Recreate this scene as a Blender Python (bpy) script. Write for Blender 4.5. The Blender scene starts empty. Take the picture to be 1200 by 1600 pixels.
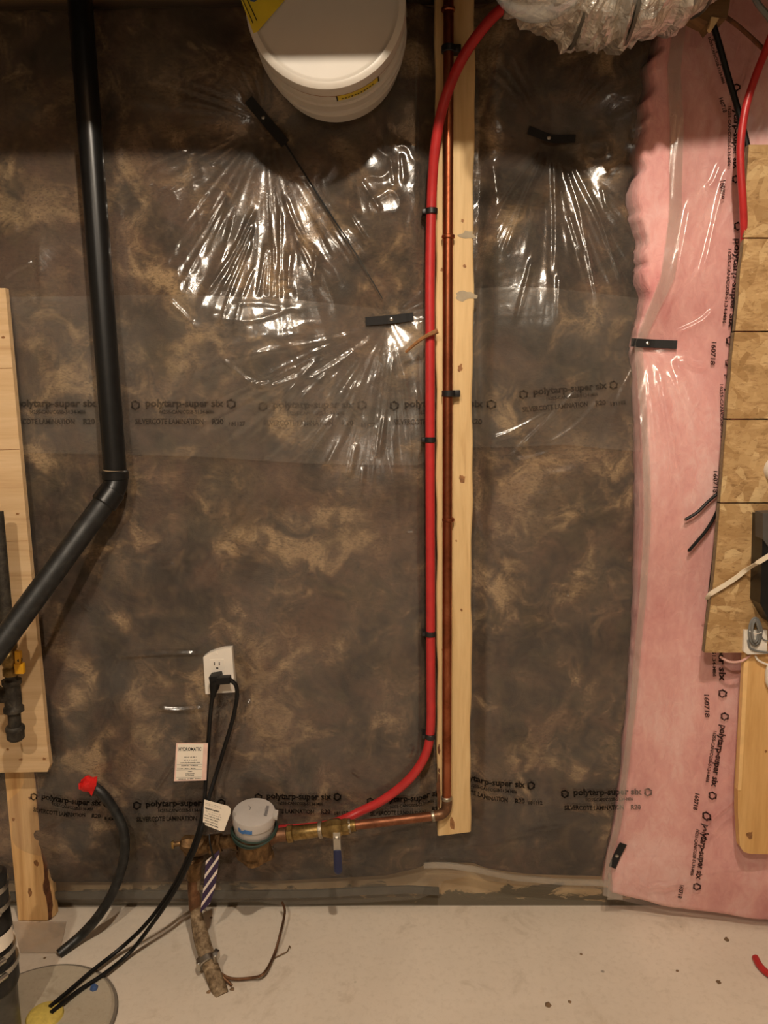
import bpy, bmesh, math, random
import numpy as np
from mathutils import Vector, Matrix

random.seed(7)
SC = bpy.context.scene
COL = SC.collection

# ------------------------------------------------------------------ camera
FPX = 1200.0                                   # focal length in pixels of the 1200x1600 frame
CAM = Vector((0.0, -1.86, 1.358))
PITCH, ROLL, YAW = math.radians(9.0), math.radians(0.6), math.radians(0.9)
_f0 = Vector((-math.sin(YAW), math.cos(YAW), 0))
_r0 = Vector((math.cos(YAW), math.sin(YAW), 0))
FWD = (_f0 * math.cos(PITCH) + Vector((0, 0, -1)) * math.sin(PITCH)).normalized()
_u0 = _r0.cross(FWD).normalized()
UPV = (_u0 * math.cos(ROLL) + _r0 * math.sin(ROLL)).normalized()
RGT = FWD.cross(UPV).normalized()
cam_data = bpy.data.cameras.new('camera')
cam_data.sensor_fit = 'VERTICAL'
cam_data.sensor_height = 36.0
cam_data.lens = 27.0
cam_data.clip_start = 0.02
cam = bpy.data.objects.new('camera', cam_data)
COL.objects.link(cam)
cam.matrix_world = Matrix(((RGT.x, UPV.x, -FWD.x, CAM.x), (RGT.y, UPV.y, -FWD.y, CAM.y),
                           (RGT.z, UPV.z, -FWD.z, CAM.z), (0, 0, 0, 1)))
SC.camera = cam

# ------------------------------------------------------------------ world, lamps, exposure
SC.view_settings.view_transform = 'Standard'
SC.view_settings.look = 'None'
SC.view_settings.gamma = 1.0
SC.view_settings.use_curve_mapping = False
SC.view_settings.exposure = 0.0
w = bpy.data.worlds.new('basement_dark'); SC.world = w
w.use_nodes = True
w.node_tree.nodes['Background'].inputs[0].default_value = (1.0, 0.85, 0.65, 1)
w.node_tree.nodes['Background'].inputs[1].default_value = 0.02
LAMP_COL = (1.0, 0.87, 0.70)
BULBS = [(Vector((0.16, -1.70, 2.64)), 122.0), (Vector((-0.55, -2.70, 2.62)), 110.0), (Vector((0.8, -3.7, 2.30)), 7.0)]  # last bulb is added as weak fill for the shaded upper wall
for bp, pw in BULBS:
    ld = bpy.data.lights.new('bulb_light', 'POINT')
    ld.energy = pw; ld.color = LAMP_COL; ld.shadow_soft_size = 0.03
    lo = bpy.data.objects.new('bulb_light', ld); COL.objects.link(lo); lo.location = bp

# ------------------------------------------------------------------ pixel rays
def ray(px, py):
    return FWD + RGT * ((px - 600.0) / FPX) + UPV * ((800.0 - py) / FPX)
def at(px, py, d):                 # the point of that pixel's ray that lies d metres in front of the back wall
    r = ray(px, py); t = (-d - CAM.y) / r.y
    return CAM + r * t
def onz(px, py, z=0.0):            # the point of that pixel's ray at height z
    r = ray(px, py); t = (z - CAM.z) / r.z
    return CAM + r * t
def depth(px, py, dep):
    return CAM + ray(px, py) * dep
def wx(px, py, d=0.07):
    p = at(px, py, d); return p.x, p.z

# ------------------------------------------------------------------ node helpers
def lin(c):
    return tuple(((v / 255.0) / 12.92 if v / 255.0 <= 0.04045 else ((v / 255.0 + 0.055) / 1.055) ** 2.4) for v in c) + (1.0,)
class NT:
    def __init__(s, name):
        s.m = bpy.data.materials.new(name); s.m.use_nodes = True
        s.t = s.m.node_tree; s.t.nodes.clear()
        s.out = s.n('ShaderNodeOutputMaterial')
    def n(s, typ, **kw):
        nd = s.t.nodes.new(typ)
        for k, v in kw.items():
            if k.startswith('i_'):
                key = k[2:]
                key = int(key) if key.isdigit() else key.replace('_', ' ')
                nd.inputs[key].default_value = v
            else:
                setattr(nd, k, v)
        return nd
    def l(s, a, b): s.t.links.new(a, b)
    def coords(s, scale=(1, 1, 1), rot=(0, 0, 0), geo=True):
        mp = s.n('ShaderNodeMapping'); mp.inputs['Scale'].default_value = scale; mp.inputs['Rotation'].default_value = rot
        if geo:
            g = s.n('ShaderNodeNewGeometry'); s.l(g.outputs['Position'], mp.inputs['Vector'])
        else:
            g = s.n('ShaderNodeTexCoord'); s.l(g.outputs['Object'], mp.inputs['Vector'])
        return mp.outputs[0]
    def noise(s, vec, scale, detail=4, rough=0.55, dist=0.0):
        nd = s.n('ShaderNodeTexNoise'); nd.inputs['Scale'].default_value = scale
        nd.inputs['Detail'].default_value = detail; nd.inputs['Roughness'].default_value = rough
        nd.inputs['Distortion'].default_value = dist
        if vec is not None: s.l(vec, nd.inputs['Vector'])
        return nd.outputs[0]
    def ramp(s, fac, stops, interp='LINEAR'):
        r = s.n('ShaderNodeValToRGB'); r.color_ramp.interpolation = interp
        e = r.color_ramp.elements
        e[0].position = stops[0][0]; e[0].color = stops[0][1]
        e[1].position = stops[-1][0]; e[1].color = stops[-1][1]
        for p, c in stops[1:-1]:
            x = e.new(p); x.color = c
        s.l(fac, r.inputs[0]); return r.outputs[0]
    def mix(s, fac, a, b, mode='MIX'):
        m = s.n('ShaderNodeMix', data_type='RGBA', blend_type=mode)
        for inp, v in ((m.inputs[0], fac), (m.inputs[6], a), (m.inputs[7], b)):
            if hasattr(v, 'links'): s.l(v, inp)
            else: inp.default_value = v
        return m.outputs[2]
    def math(s, op, a, b=0.0):
        m = s.n('ShaderNodeMath', operation=op)
        for inp, v in ((m.inputs[0], a), (m.inputs[1], b)):
            if hasattr(v, 'links'): s.l(v, inp)
            else: inp.default_value = v
        return m.outputs[0]
    def bump(s, h, strength=0.3, dist=0.002):
        b = s.n('ShaderNodeBump'); b.inputs['Strength'].default_value = strength; b.inputs['Distance'].default_value = dist
        s.l(h, b.inputs['Height']); return b.outputs[0]
    def pbr(s, color, rough=0.5, metal=0.0, normal=None, spec=0.5, trans=0.0):
        p = s.n('ShaderNodeBsdfPrincipled')
        for key, v in (('Base Color', color), ('Roughness', rough), ('Metallic', metal), ('Specular IOR Level', spec), ('Transmission Weight', trans)):
            if hasattr(v, 'links'): s.l(v, p.inputs[key])
            else: p.inputs[key].default_value = v
        if normal is not None: s.l(normal, p.inputs['Normal'])
        s.l(p.outputs[0], s.out.inputs[0]); return p

def plain(name, rgb, rough=0.5, metal=0.0, vary=0.12, nscale=40.0, bump=0.1, spec=0.5, bdist=0.0006):
    t = NT(name); v = t.coords()
    n = t.noise(v, nscale, 5)
    c = lin(rgb)
    hi = tuple(min(1, x * (1 + vary)) for x in c[:3]) + (1,)
    lo = tuple(x * (1 - vary) for x in c[:3]) + (1,)
    col = t.ramp(n, [(0.3, lo), (0.7, hi)])
    t.pbr(col, rough, metal, t.bump(n, bump, bdist), spec)
    return t.m

M = {}
def wood(name, base, dark, light, axis='z', ring=9.0, knots=True):
    t = NT(name)
    sc = {'z': (22, 22, 1.6), 'x': (1.6, 22, 26), 'y': (22, 1.6, 22)}[axis]
    v = t.coords(sc)
    n1 = t.noise(v, 1.2, 5, 0.6, 0.6)
    n2 = t.noise(t.coords(tuple(x * 5 for x in sc)), 1.5, 4, 0.6)
    col = t.ramp(n1, [(0.28, lin(dark)), (0.45, lin(base)), (0.62, lin(light)), (0.8, lin(base))])
    col = t.mix(t.ramp(n2, [(0.45, (0, 0, 0, 1)), (0.75, (0.35, 0.35, 0.35, 1))]), col, lin(dark))
    if knots:
        vo = t.n('ShaderNodeTexVoronoi'); vo.inputs['Scale'].default_value = 5.0
        t.l(t.coords((1, 1, 0.75)), vo.inputs['Vector'])
        k = t.ramp(vo.outputs['Distance'], [(0.035, (0.75, 0.75, 0.75, 1)), (0.075, (0, 0, 0, 1))])
        col = t.mix(k, col, lin((96, 58, 28)))
    t.pbr(col, 0.6, 0, t.bump(n2, 0.25, 0.0008), 0.35)
    return t.m

def mat_insulation():
    t = NT('brown_fibreglass'); v = t.coords((1, 1, 1))
    wv = t.n('ShaderNodeTexNoise'); wv.inputs['Scale'].default_value = 5.0; wv.inputs['Detail'].default_value = 3
    t.l(v, wv.inputs['Vector'])
    mv = t.n('ShaderNodeMix', data_type='VECTOR'); mv.inputs[0].default_value = 0.09
    t.l(v, mv.inputs[4]); t.l(wv.outputs['Color'], mv.inputs[5])
    a = t.noise(mv.outputs[1], 6.3, 6, 0.54, 0.8)
    b = t.noise(mv.outputs[1], 16.0, 7, 0.6, 0.8)
    c = t.noise(v, 2.2, 3, 0.5)
    f = t.math('ADD', t.math('MULTIPLY', a, 0.55), t.math('MULTIPLY', b, 0.45))
    f = t.math('ADD', f, t.math('MULTIPLY', t.math('SUBTRACT', c, 0.5), 0.22))
    col = t.ramp(f, [(0.41, lin((34, 27, 22))), (0.465, lin((53, 42, 33))), (0.52, lin((76, 60, 46))),
                     (0.56, lin((112, 90, 67))), (0.62, lin((166, 138, 103)))])
    tint = t.noise(v, 5.3, 4, 0.6, 1.0)
    col = t.mix(t.ramp(tint, [(0.45, (0, 0, 0, 1)), (0.62, (0.55, 0.55, 0.55, 1))]), col, lin((104, 76, 60)), 'MIX')
    tint2 = t.noise(t.coords((1, 1, 1), (0.4, 0.9, 0.2)), 6.1, 4, 0.6, 1.2)
    col = t.mix(t.ramp(tint2, [(0.5, (0, 0, 0, 1)), (0.64, (0.28, 0.28, 0.28, 1))]), col, lin((92, 80, 54)), 'MIX')
    fine = t.noise(t.coords((120, 120, 260)), 1.0, 5, 0.75, 0.5)
    col = t.mix(t.ramp(fine, [(0.32, (0.75, 0.75, 0.75, 1)), (0.52, (0, 0, 0, 1))]), col, lin((46, 37, 30)))
    med = t.noise(mv.outputs[1], 46.0, 5, 0.7, 0.6)
    col = t.mix(t.ramp(med, [(0.5, (0, 0, 0, 1)), (0.72, (0.3, 0.3, 0.3, 1))]), col, lin((112, 92, 70)))
    t.pbr(col, 0.95, 0, t.bump(t.math('ADD', b, t.math('MULTIPLY', fine, 0.3)), 0.6, 0.012), 0.1)
    return t.m
def mat_pink():
    t = NT('pink_fibreglass'); v = t.coords((1, 1, 0.6))
    a = t.noise(v, 5.0, 5, 0.6, 0.5); b = t.noise(v, 45.0, 6, 0.7, 1.0)
    f = t.math('ADD', t.math('MULTIPLY', a, 0.7), t.math('MULTIPLY', b, 0.3))
    col = t.ramp(f, [(0.33, lin((208, 138, 138))), (0.5, lin((230, 172, 168))), (0.66, lin((242, 204, 200)))])
    t.pbr(col, 0.95, 0, t.bump(b, 0.5, 0.006), 0.1)
    return t.m
def mat_film(name, haze, tint, rough, nbump):
    t = NT(name)
    v = t.coords((1, 1, 1))
    n = t.noise(v, 26.0, 4, 0.5, 0.4)
    nb = t.bump(n, nbump, 0.004)
    tr = t.n('ShaderNodeBsdfTransparent'); tr.inputs[0].default_value = (0.95, 0.95, 0.94, 1)
    df = t.n('ShaderNodeBsdfDiffuse'); df.inputs[0].default_value = lin(tint); t.l(nb, df.inputs['Normal'])
    gl = t.n('ShaderNodeBsdfGlossy'); gl.inputs['Roughness'].default_value = rough; t.l(nb, gl.inputs['Normal'])
    hz = t.math('MULTIPLY', t.noise(v, 6.0, 3), haze * 2)
    m1 = t.n('ShaderNodeMixShader'); t.l(hz, m1.inputs[0]); t.l(tr.outputs[0], m1.inputs[1]); t.l(df.outputs[0], m1.inputs[2])
    lw = t.n('ShaderNodeLayerWeight'); lw.inputs[0].default_value = 0.5; t.l(nb, lw.inputs['Normal'])
    fr = t.math('ADD', t.math('MULTIPLY', t.math('POWER', lw.outputs['Facing'], 4.0), 0.6), 0.055)
    m2 = t.n('ShaderNodeMixShader'); t.l(fr, m2.inputs[0]); t.l(m1.outputs[0], m2.inputs[1]); t.l(gl.outputs[0], m2.inputs[2])
    t.l(m2.outputs[0], t.out.inputs[0])
    return t.m
def mat_print(name, rgb, alpha):
    t = NT(name)
    n = t.noise(t.coords(), 220.0, 3)
    a = t.math('MULTIPLY', t.ramp(n, [(0.3, (0.55, 0.55, 0.55, 1)), (0.55, (1, 1, 1, 1))]), alpha)
    tr = t.n('ShaderNodeBsdfTransparent')
    df = t.n('ShaderNodeBsdfDiffuse'); df.inputs[0].default_value = lin(rgb)
    m = t.n('ShaderNodeMixShader'); t.l(a, m.inputs[0]); t.l(tr.outputs[0], m.inputs[1]); t.l(df.outputs[0], m.inputs[2])
    t.l(m.outputs[0], t.out.inputs[0]); return t.m
def mat_concrete(name, a, b, stain, sc=1.0):
    t = NT(name); v = t.coords()
    n1 = t.noise(v, 2.2 * sc, 6, 0.6, 0.3); n2 = t.noise(v, 60 * sc, 5, 0.7); n3 = t.noise(v, 9.0 * sc, 6, 0.65, 0.7)
    col = t.ramp(n1, [(0.35, lin(a)), (0.65, lin(b))])
    col = t.mix(t.ramp(n3, [(0.58, (0, 0, 0, 1)), (0.72, (0.55, 0.55, 0.55, 1))]), col, lin(stain))
    col = t.mix(t.ramp(n2, [(0.3, (0.28, 0.28, 0.28, 1)), (0.5, (0, 0, 0, 1))]), col, lin(stain))
    vo = t.n('ShaderNodeTexVoronoi'); vo.inputs['Scale'].default_value = 9.0; t.l(v, vo.inputs['Vector'])
    col = t.mix(t.ramp(vo.outputs['Distance'], [(0.02, (0.7, 0.7, 0.7, 1)), (0.05, (0, 0, 0, 1))]), col, lin(tuple(int(x * 0.6) for x in stain)))
    t.pbr(col, 0.8, 0, t.bump(n2, 0.25, 0.002), 0.25)
    return t.m
def mat_wallbase():
    t = NT('foundation_concrete'); v = t.coords()
    n1 = t.noise(v, 4.0, 6, 0.6, 0.3); n3 = t.noise(t.coords((1, 1, 2.2)), 12.0, 6, 0.65, 0.6)
    col = t.ramp(n1, [(0.35, lin((150, 128, 100))), (0.65, lin((182, 160, 128)))])
    g = t.n('ShaderNodeNewGeometry'); sx = t.n('ShaderNodeSeparateXYZ'); t.l(g.outputs['Position'], sx.inputs[0])
    k = t.math('SUBTRACT', n3, t.math('MULTIPLY', sx.outputs[2], 4.5))      # damp mortar smear low on the wall
    col = t.mix(t.ramp(k, [(0.27, (0, 0, 0, 1)), (0.33, (1, 1, 1, 1))]), col, lin((104, 96, 82)))
    t.pbr(col, 0.9, 0, t.bump(n3, 0.5, 0.006), 0.2); return t.m
def mat_osb():
    t = NT('strand_board')
    g = t.n('ShaderNodeNewGeometry')
    n0 = t.noise(t.coords((26, 26, 75)), 1.0, 5, 0.62, 0.8)
    base = t.ramp(n0, [(0.34, lin((146, 114, 74))), (0.5, lin((172, 138, 94))), (0.66, lin((190, 158, 112)))])
    for rot, sc in ((0.35, (24, 60)), (-0.8, (20, 56)), (1.25, (26, 70)), (-0.2, (14, 48))):
        vo = t.n('ShaderNodeTexVoronoi'); vo.inputs['Scale'].default_value = 1.0
        r = t.n('ShaderNodeVectorRotate', rotation_type='Y_AXIS'); r.inputs['Angle'].default_value = rot
        t.l(g.outputs['Position'], r.inputs['Vector'])
        mm = t.n('ShaderNodeMapping'); mm.inputs['Scale'].default_value = (sc[0], 0.01, sc[1]); t.l(r.outputs[0], mm.inputs['Vector'])
        t.l(mm.outputs[0], vo.inputs['Vector'])
        s = t.n('ShaderNodeSeparateColor'); t.l(vo.outputs['Color'], s.inputs[0])
        c = t.ramp(s.outputs[0], [(0.0, lin((140, 106, 66))), (0.3, lin((160, 126, 82))), (0.8, lin((188, 156, 110))), (1.0, lin((206, 178, 132)))])
        base = t.mix(t.ramp(s.outputs[1], [(0.76, (0, 0, 0, 1)), (0.78, (0.75, 0.75, 0.75, 1))]), base, c)
    n = t.noise(t.coords((70, 70, 190)), 1.0, 6, 0.7, 0.6)
    base = t.mix(t.ramp(n, [(0.3, (0.8, 0.8, 0.8, 1)), (0.45, (0, 0, 0, 1))]), base, lin((112, 80, 48)))
    t.pbr(base, 0.65, 0, t.bump(n, 0.4, 0.0015), 0.3)
    return t.m
def mat_foil():
    t = NT('crinkled_foil'); v = t.coords()
    n = t.noise(v, 26, 6, 0.6, 1.5)
    t.pbr(t.ramp(n, [(0.3, lin((190, 186, 178))), (0.7, lin((232, 228, 220)))]), 0.32, 0.85, t.bump(n, 0.9, 0.01)); return t.m
def mat_aged(name, a, b, c, rough, metal, sc=30):
    t = NT(name); v = t.coords()
    n = t.noise(v, sc, 6, 0.65, 0.6)
    col = t.ramp(n, [(0.33, lin(a)), (0.5, lin(b)), (0.66, lin(c))])
    r = t.ramp(n, [(0.3, (rough + .2,) * 3 + (1,)), (0.7, (rough,) * 3 + (1,))])
    t.pbr(col, r, metal, t.bump(n, 0.15, 0.001)); return t.m
def mat_stripes():
    t = NT('purple_striped_card')
    g = t.n('ShaderNodeTexCoord'); sx = t.n('ShaderNodeSeparateXYZ'); t.l(g.outputs['Object'], sx.inputs[0])
    k = t.math('SUBTRACT', sx.outputs[2], t.math('MULTIPLY', sx.outputs[0], 1.35))
    s = t.math('FRACT', t.math('MULTIPLY', k, 34.0))
    col = t.ramp(s, [(0.0, lin((46, 30, 66))), (0.66, lin((46, 30, 66))), (0.67, lin((222, 210, 200)))], 'CONSTANT')
    n = t.noise(t.coords(), 150, 3)
    t.pbr(col, 0.45, 0, t.bump(n, 0.1, 0.0004)); return t.m

M['insul'] = mat_insulation()
M['pink'] = mat_pink()
M['film'] = mat_film('clear_poly_film', 0.06, (205, 196, 186), 0.17, 0.35)
M['film_low'] = mat_film('clear_poly_film_lower', 0.06, (205, 196, 186), 0.20, 0.25)
M['film_pink'] = mat_film('clear_poly_film_over_pink', 0.10, (235, 205, 195), 0.22, 0.2)
M['film_thick'] = mat_film('folded_poly_film', 0.22, (196, 188, 176), 0.2, 0.3)
M['print'] = mat_print('black_film_print', (16, 13, 12), 0.92)
M['print_dim'] = mat_print('black_film_print_under_film', (18, 15, 14), 0.52)
M['print_faint'] = mat_print('black_film_print_in_wrinkles', (18, 15, 14), 0.28)
M['ink'] = plain('black_ink', (22, 20, 20), 0.6)
M['floor'] = mat_concrete('floor_concrete', (206, 194, 178), (218, 206, 190), (176, 160, 140))
M['room'] = mat_concrete('grey_concrete_wall', (110, 102, 92), (122, 114, 102), (96, 88, 78))
M['wallbase'] = mat_wallbase()
M['stud'] = wood('pine_stud', (206, 174, 124), (182, 146, 96), (216, 186, 136), knots=False)
M['stud2'] = wood('pine_stud_pale', (214, 172, 116), (180, 132, 80), (226, 188, 134), knots=False)
M['ply'] = wood('plywood_face', (202, 170, 128), (182, 146, 106), (210, 180, 140), 'x', knots=False)
M['pine'] = wood('pine_plank', (206, 162, 102), (186, 140, 82), (216, 174, 116), 'z', knots=False)
M['dwood'] = wood('dark_joist_wood', (110, 82, 52), (78, 56, 34), (130, 98, 62), 'x', knots=False)
M['bark'] = plain('bark_edge', (96, 58, 32), 0.9, vary=0.5, nscale=60, bump=0.8, bdist=0.003)
M['osb'] = mat_osb()
M['osb_edge'] = plain('strand_board_edge', (128, 110, 84), 0.85, vary=0.3, nscale=120, bump=0.6)
M['abs'] = plain('black_abs_plastic', (17, 17, 17), 0.33, vary=0.3, bump=0.05)
M['abs_scuff'] = mat_aged('scuffed_black_abs', (15, 15, 14), (22, 22, 21), (42, 42, 40), 0.38, 0.0, 45)
M['rubber'] = plain('black_rubber', (24, 23, 22), 0.5, vary=0.3)
M['cord'] = plain('black_cord_jacket', (13, 12, 11), 0.5, vary=0.2, spec=0.3)
M['tape'] = plain('black_tape', (12, 10, 10), 0.75, vary=0.3)
M['red'] = plain('red_pex', (176, 42, 42), 0.38, vary=0.1)
M['redtape'] = plain('red_tape', (200, 26, 24), 0.35, vary=0.25, nscale=90, bump=0.5, bdist=0.002)
M['copper'] = mat_aged('aged_copper', (120, 66, 44), (150, 86, 58), (172, 106, 76), 0.3, 1.0, 14)
M['copper_dull'] = mat_aged('stained_copper', (92, 70, 52), (118, 84, 60), (140, 106, 78), 0.42, 0.75, 40)
M['brass'] = mat_aged('aged_brass', (104, 84, 50), (142, 116, 70), (176, 150, 100), 0.32, 0.95, 40)
M['bronze'] = mat_aged('dull_bronze', (80, 60, 38), (112, 86, 56), (142, 112, 76), 0.45, 0.75, 45)
M['corroded'] = mat_aged('corroded_riser', (84, 66, 46), (128, 108, 82), (160, 140, 112), 0.7, 0.2, 70)
M['solder'] = mat_aged('solder', (120, 112, 98), (160, 150, 132), (190, 180, 160), 0.35, 0.9, 60)
M['iron'] = mat_aged('black_iron', (38, 34, 28), (58, 52, 44), (74, 68, 58), 0.5, 0.4, 60)
M['steel'] = plain('zinc_steel', (190, 186, 178), 0.3, 1.0)
M['white'] = plain('white_plastic', (224, 216, 204), 0.4, vary=0.03)
M['pail'] = plain('white_pail_plastic', (192, 184, 173), 0.38, vary=0.05, nscale=9)
M['yellow'] = plain('yellow_label', (206, 180, 40), 0.45, vary=0.06)
M['yellowh'] = plain('yellow_valve_handle', (230, 168, 24), 0.4)
M['greycap'] = plain('grey_meter_cap', (178, 171, 165), 0.45, vary=0.05)
M['bluemark'] = plain('blue_marker', (60, 110, 170), 0.6)
M['bluegrip'] = plain('navy_grip', (26, 34, 72), 0.4)
M['greenwire'] = plain('green_wire', (40, 58, 50), 0.45)
M['card'] = plain('white_card', (232, 222, 206), 0.6, vary=0.03)
M['pinkedge'] = plain('pink_card_border', (228, 194, 180), 0.6)
M['stripes'] = mat_stripes()
M['foil'] = mat_foil()
M['gasket'] = plain('grey_sill_gasket', (84, 80, 72), 0.6, vary=0.2)
M['greyc'] = plain('grey_cord', (112, 112, 110), 0.4)
M['sump'] = mat_concrete('grey_sump_cover', (164, 153, 134), (178, 167, 148), (136, 124, 104), 2.0)
M['foam'] = plain('yellow_foam', (188, 166, 80), 0.8, vary=0.15, nscale=80, bump=0.6, bdist=0.004)
M['bluebolt'] = plain('blue_screw', (58, 84, 130), 0.4)
M['clamp'] = plain('dark_pipe_clamp', (26, 24, 24), 0.4)
M['valvegrey'] = mat_aged('smoky_check_valve', (44, 42, 38), (74, 70, 62), (98, 94, 84), 0.3, 0.0, 9)
M['porcelain'] = plain('porcelain', (225, 222, 215), 0.3)
M['dirt'] = plain('dirt_crumb', (120, 96, 70), 0.95, vary=0.4)
M['dark'] = plain('dark_slot', (30, 26, 22), 0.8)

# ------------------------------------------------------------------ mesh helpers
ORG = {}                                         # world origin of every object built here
def thing(name, label, cat, loc, group=None):
    o = bpy.data.objects.new(name, None); COL.objects.link(o)
    o.empty_display_size = 0.02
    o.location = loc; ORG[o.name] = Vector(loc)
    o['label'] = label; o['category'] = cat
    if group: o['group'] = group
    return o
def tag(o, label=None, cat=None, group=None, kind=None):
    if label: o['label'] = label
    if cat: o['category'] = cat
    if group: o['group'] = group
    if kind: o['kind'] = kind
    return o
def obj(name, vf, mat, parent=None, smooth=True, label=None):
    verts, faces = vf
    V = np.asarray([tuple(v) for v in verts], dtype=float)
    if parent is None:
        mn, mx = V.min(0), V.max(0)
        org = Vector(((mn[0] + mx[0]) / 2, (mn[1] + mx[1]) / 2, mn[2]))
    else:
        org = ORG[parent.name]
    me = bpy.data.meshes.new(name)
    me.from_pydata([tuple(v) for v in (V - np.array(org))], [], [tuple(f) for f in faces])
    me.validate()
    bm = bmesh.new(); bm.from_mesh(me)
    bmesh.ops.recalc_face_normals(bm, faces=bm.faces); bm.to_mesh(me); bm.free()
    o = bpy.data.objects.new(name, me); COL.objects.link(o)
    me.materials.append(M[mat] if isinstance(mat, str) else mat)
    if smooth:
        me.polygons.foreach_set('use_smooth', [True] * len(me.polygons))
        try: me.set_sharp_from_angle(angle=math.radians(38))
        except Exception: pass
    if parent is None: o.location = org
    else: o.parent = parent
    ORG[o.name] = org
    if label: o['label'] = label
    return o
def join(*parts):
    V, F = [], []
    for v, f in parts:
        k = len(V); V += [tuple(x) for x in v]; F += [tuple(i + k for i in q) for q in f]
    return V, F
def frame(ax):
    ax = Vector(ax).normalized()
    a = Vector((0, 0, 1)) if abs(ax.z) < 0.9 else Vector((1, 0, 0))
    e1 = ax.cross(a).normalized(); return e1, e1.cross(ax).normalized()
def lathe(p0, p1, prof, n=20, caps=True, phase=0.0):
    """prof: (fraction along p0..p1, radius)"""
    p0, p1 = Vector(p0), Vector(p1); ax = p1 - p0; e1, e2 = frame(ax)
    V, F = [], []
    for f, r in prof:
        c = p0 + ax * f
        for k in range(n):
            a = 2 * math.pi * k / n + phase
            V.append(c + e1 * (r * math.cos(a)) + e2 * (r * math.sin(a)))
    for i in range(len(prof) - 1):
        for k in range(n):
            F.append((i * n + k, i * n + (k + 1) % n, (i + 1) * n + (k + 1) % n, (i + 1) * n + k))
    if caps:
        F.append(tuple(range(n))[::-1]); F.append(tuple((len(prof) - 1) * n + k for k in range(n)))
    return V, F
def cyl(p0, p1, r, n=16, bev=0.0, phase=0.0):
    L = (Vector(p1) - Vector(p0)).length
    b = min(bev / L, 0.4) if bev else 0
    pr = [(0, r - bev), (b, r), (1 - b, r), (1, r - bev)] if bev else [(0, r), (1, r)]
    return lathe(p0, p1, pr, n, phase=phase)
def spline(pts, per=10):
    pts = [Vector(p) for p in pts]
    P = [pts[0] * 2 - pts[1]] + pts + [pts[-1] * 2 - pts[-2]]
    out = []
    for i in range(1, len(P) - 2):
        a, b, c, d = P[i - 1], P[i], P[i + 1], P[i + 2]
        for k in range(per):
            t = k / per
            out.append(0.5 * ((2 * b) + (c - a) * t + (2 * a - 5 * b + 4 * c - d) * t * t + (3 * b - a - 3 * c + d) * t ** 3))
    out.append(pts[-1]); return out
def tube(pts, r, n=10, per=10, smooth=True, caps=True, squash=None):
    P = spline(pts, per) if smooth else [Vector(p) for p in pts]
    m = len(P); V, F = [], []
    e1 = None
    for i, p in enumerate(P):
        tg = (P[min(i + 1, m - 1)] - P[max(i - 1, 0)]).normalized()
        if e1 is None: e1, e2 = frame(tg)
        else:
            e1 = (e1 - tg * e1.dot(tg)).normalized(); e2 = e1.cross(tg).normalized()
        rr = r(i / (m - 1)) if callable(r) else r
        for k in range(n):
            a = 2 * math.pi * k / n
            V.append(p + e1 * (rr * math.cos(a)) + e2 * (rr * math.sin(a)))
    for i in range(m - 1):
        for k in range(n):
            F.append((i * n + k, i * n + (k + 1) % n, (i + 1) * n + (k + 1) % n, (i + 1) * n + k))
    if caps:
        F.append(tuple(range(n))[::-1]); F.append(tuple((m - 1) * n + k for k in range(n)))
    return V, F
def hexa(c8):
    return [Vector(c) for c in c8], [(0, 1, 2, 3), (7, 6, 5, 4), (0, 4, 5, 1), (1, 5, 6, 2), (2, 6, 7, 3), (3, 7, 4, 0)]
def box(x0, x1, y0, y1, z0, z1, bev=0.0):
    bm = bmesh.new(); bmesh.ops.create_cube(bm, size=1)
    for v in bm.verts:
        v.co = Vector(((x0 + x1) / 2 + v.co.x * (x1 - x0), (y0 + y1) / 2 + v.co.y * (y1 - y0), (z0 + z1) / 2 + v.co.z * (z1 - z0)))
    if bev: bmesh.ops.bevel(bm, geom=list(bm.edges), offset=bev, segments=2, affect='EDGES', profile=0.6)
    bm.verts.index_update()
    r = ([v.co.copy() for v in bm.verts], [tuple(v.index for v in f.verts) for f in bm.faces]); bm.free(); return r
def prism(poly, d0, d1):
    """polygon of world points on a plane parallel to the wall, from depth d0 (back) to d1 (front)"""
    n = len(poly)
    V = [Vector((p[0], -d0, p[1])) for p in poly] + [Vector((p[0], -d1, p[1])) for p in poly]
    F = [tuple(range(n)), tuple(range(2 * n - 1, n - 1, -1))] + [(k, n + k, n + (k + 1) % n, (k + 1) % n) for k in range(n)]
    return V, F
def pxprism(pts, d0, d1):
    return prism([(lambda q: (q.x, q.z))(at(a, b, d1)) for a, b in pts], d0, d1)
def obox(c, ex, ey, ez, bev=0.0):
    """box with half-axes ex, ey, ez (vectors)"""
    V, F = box(-1, 1, -1, 1, -1, 1, bev)
    return [Vector(c) + Vector(ex) * v.x + Vector(ey) * v.y + Vector(ez) * v.z for v in V], F
def text_mesh(body, off=0.0):
    cu = bpy.data.curves.new('t', 'FONT'); cu.body = body; cu.offset = off; cu.resolution_u = 2
    o = bpy.data.objects.new('t', cu); COL.objects.link(o)
    dg = bpy.context.evaluated_depsgraph_get()
    me = bpy.data.meshes.new_from_object(o.evaluated_get(dg))
    V = np.array([v.co[:2] for v in me.vertices]); F = [tuple(p.vertices) for p in me.polygons]
    bpy.data.objects.remove(o); bpy.data.curves.remove(cu); bpy.data.meshes.remove(me)
    V[:, 0] -= V[:, 0].min(); W = V[:, 0].max(); V[:, 0] /= W
    return V, F                                   # u in 0..1, v in em units (caps ~0.7)

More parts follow.
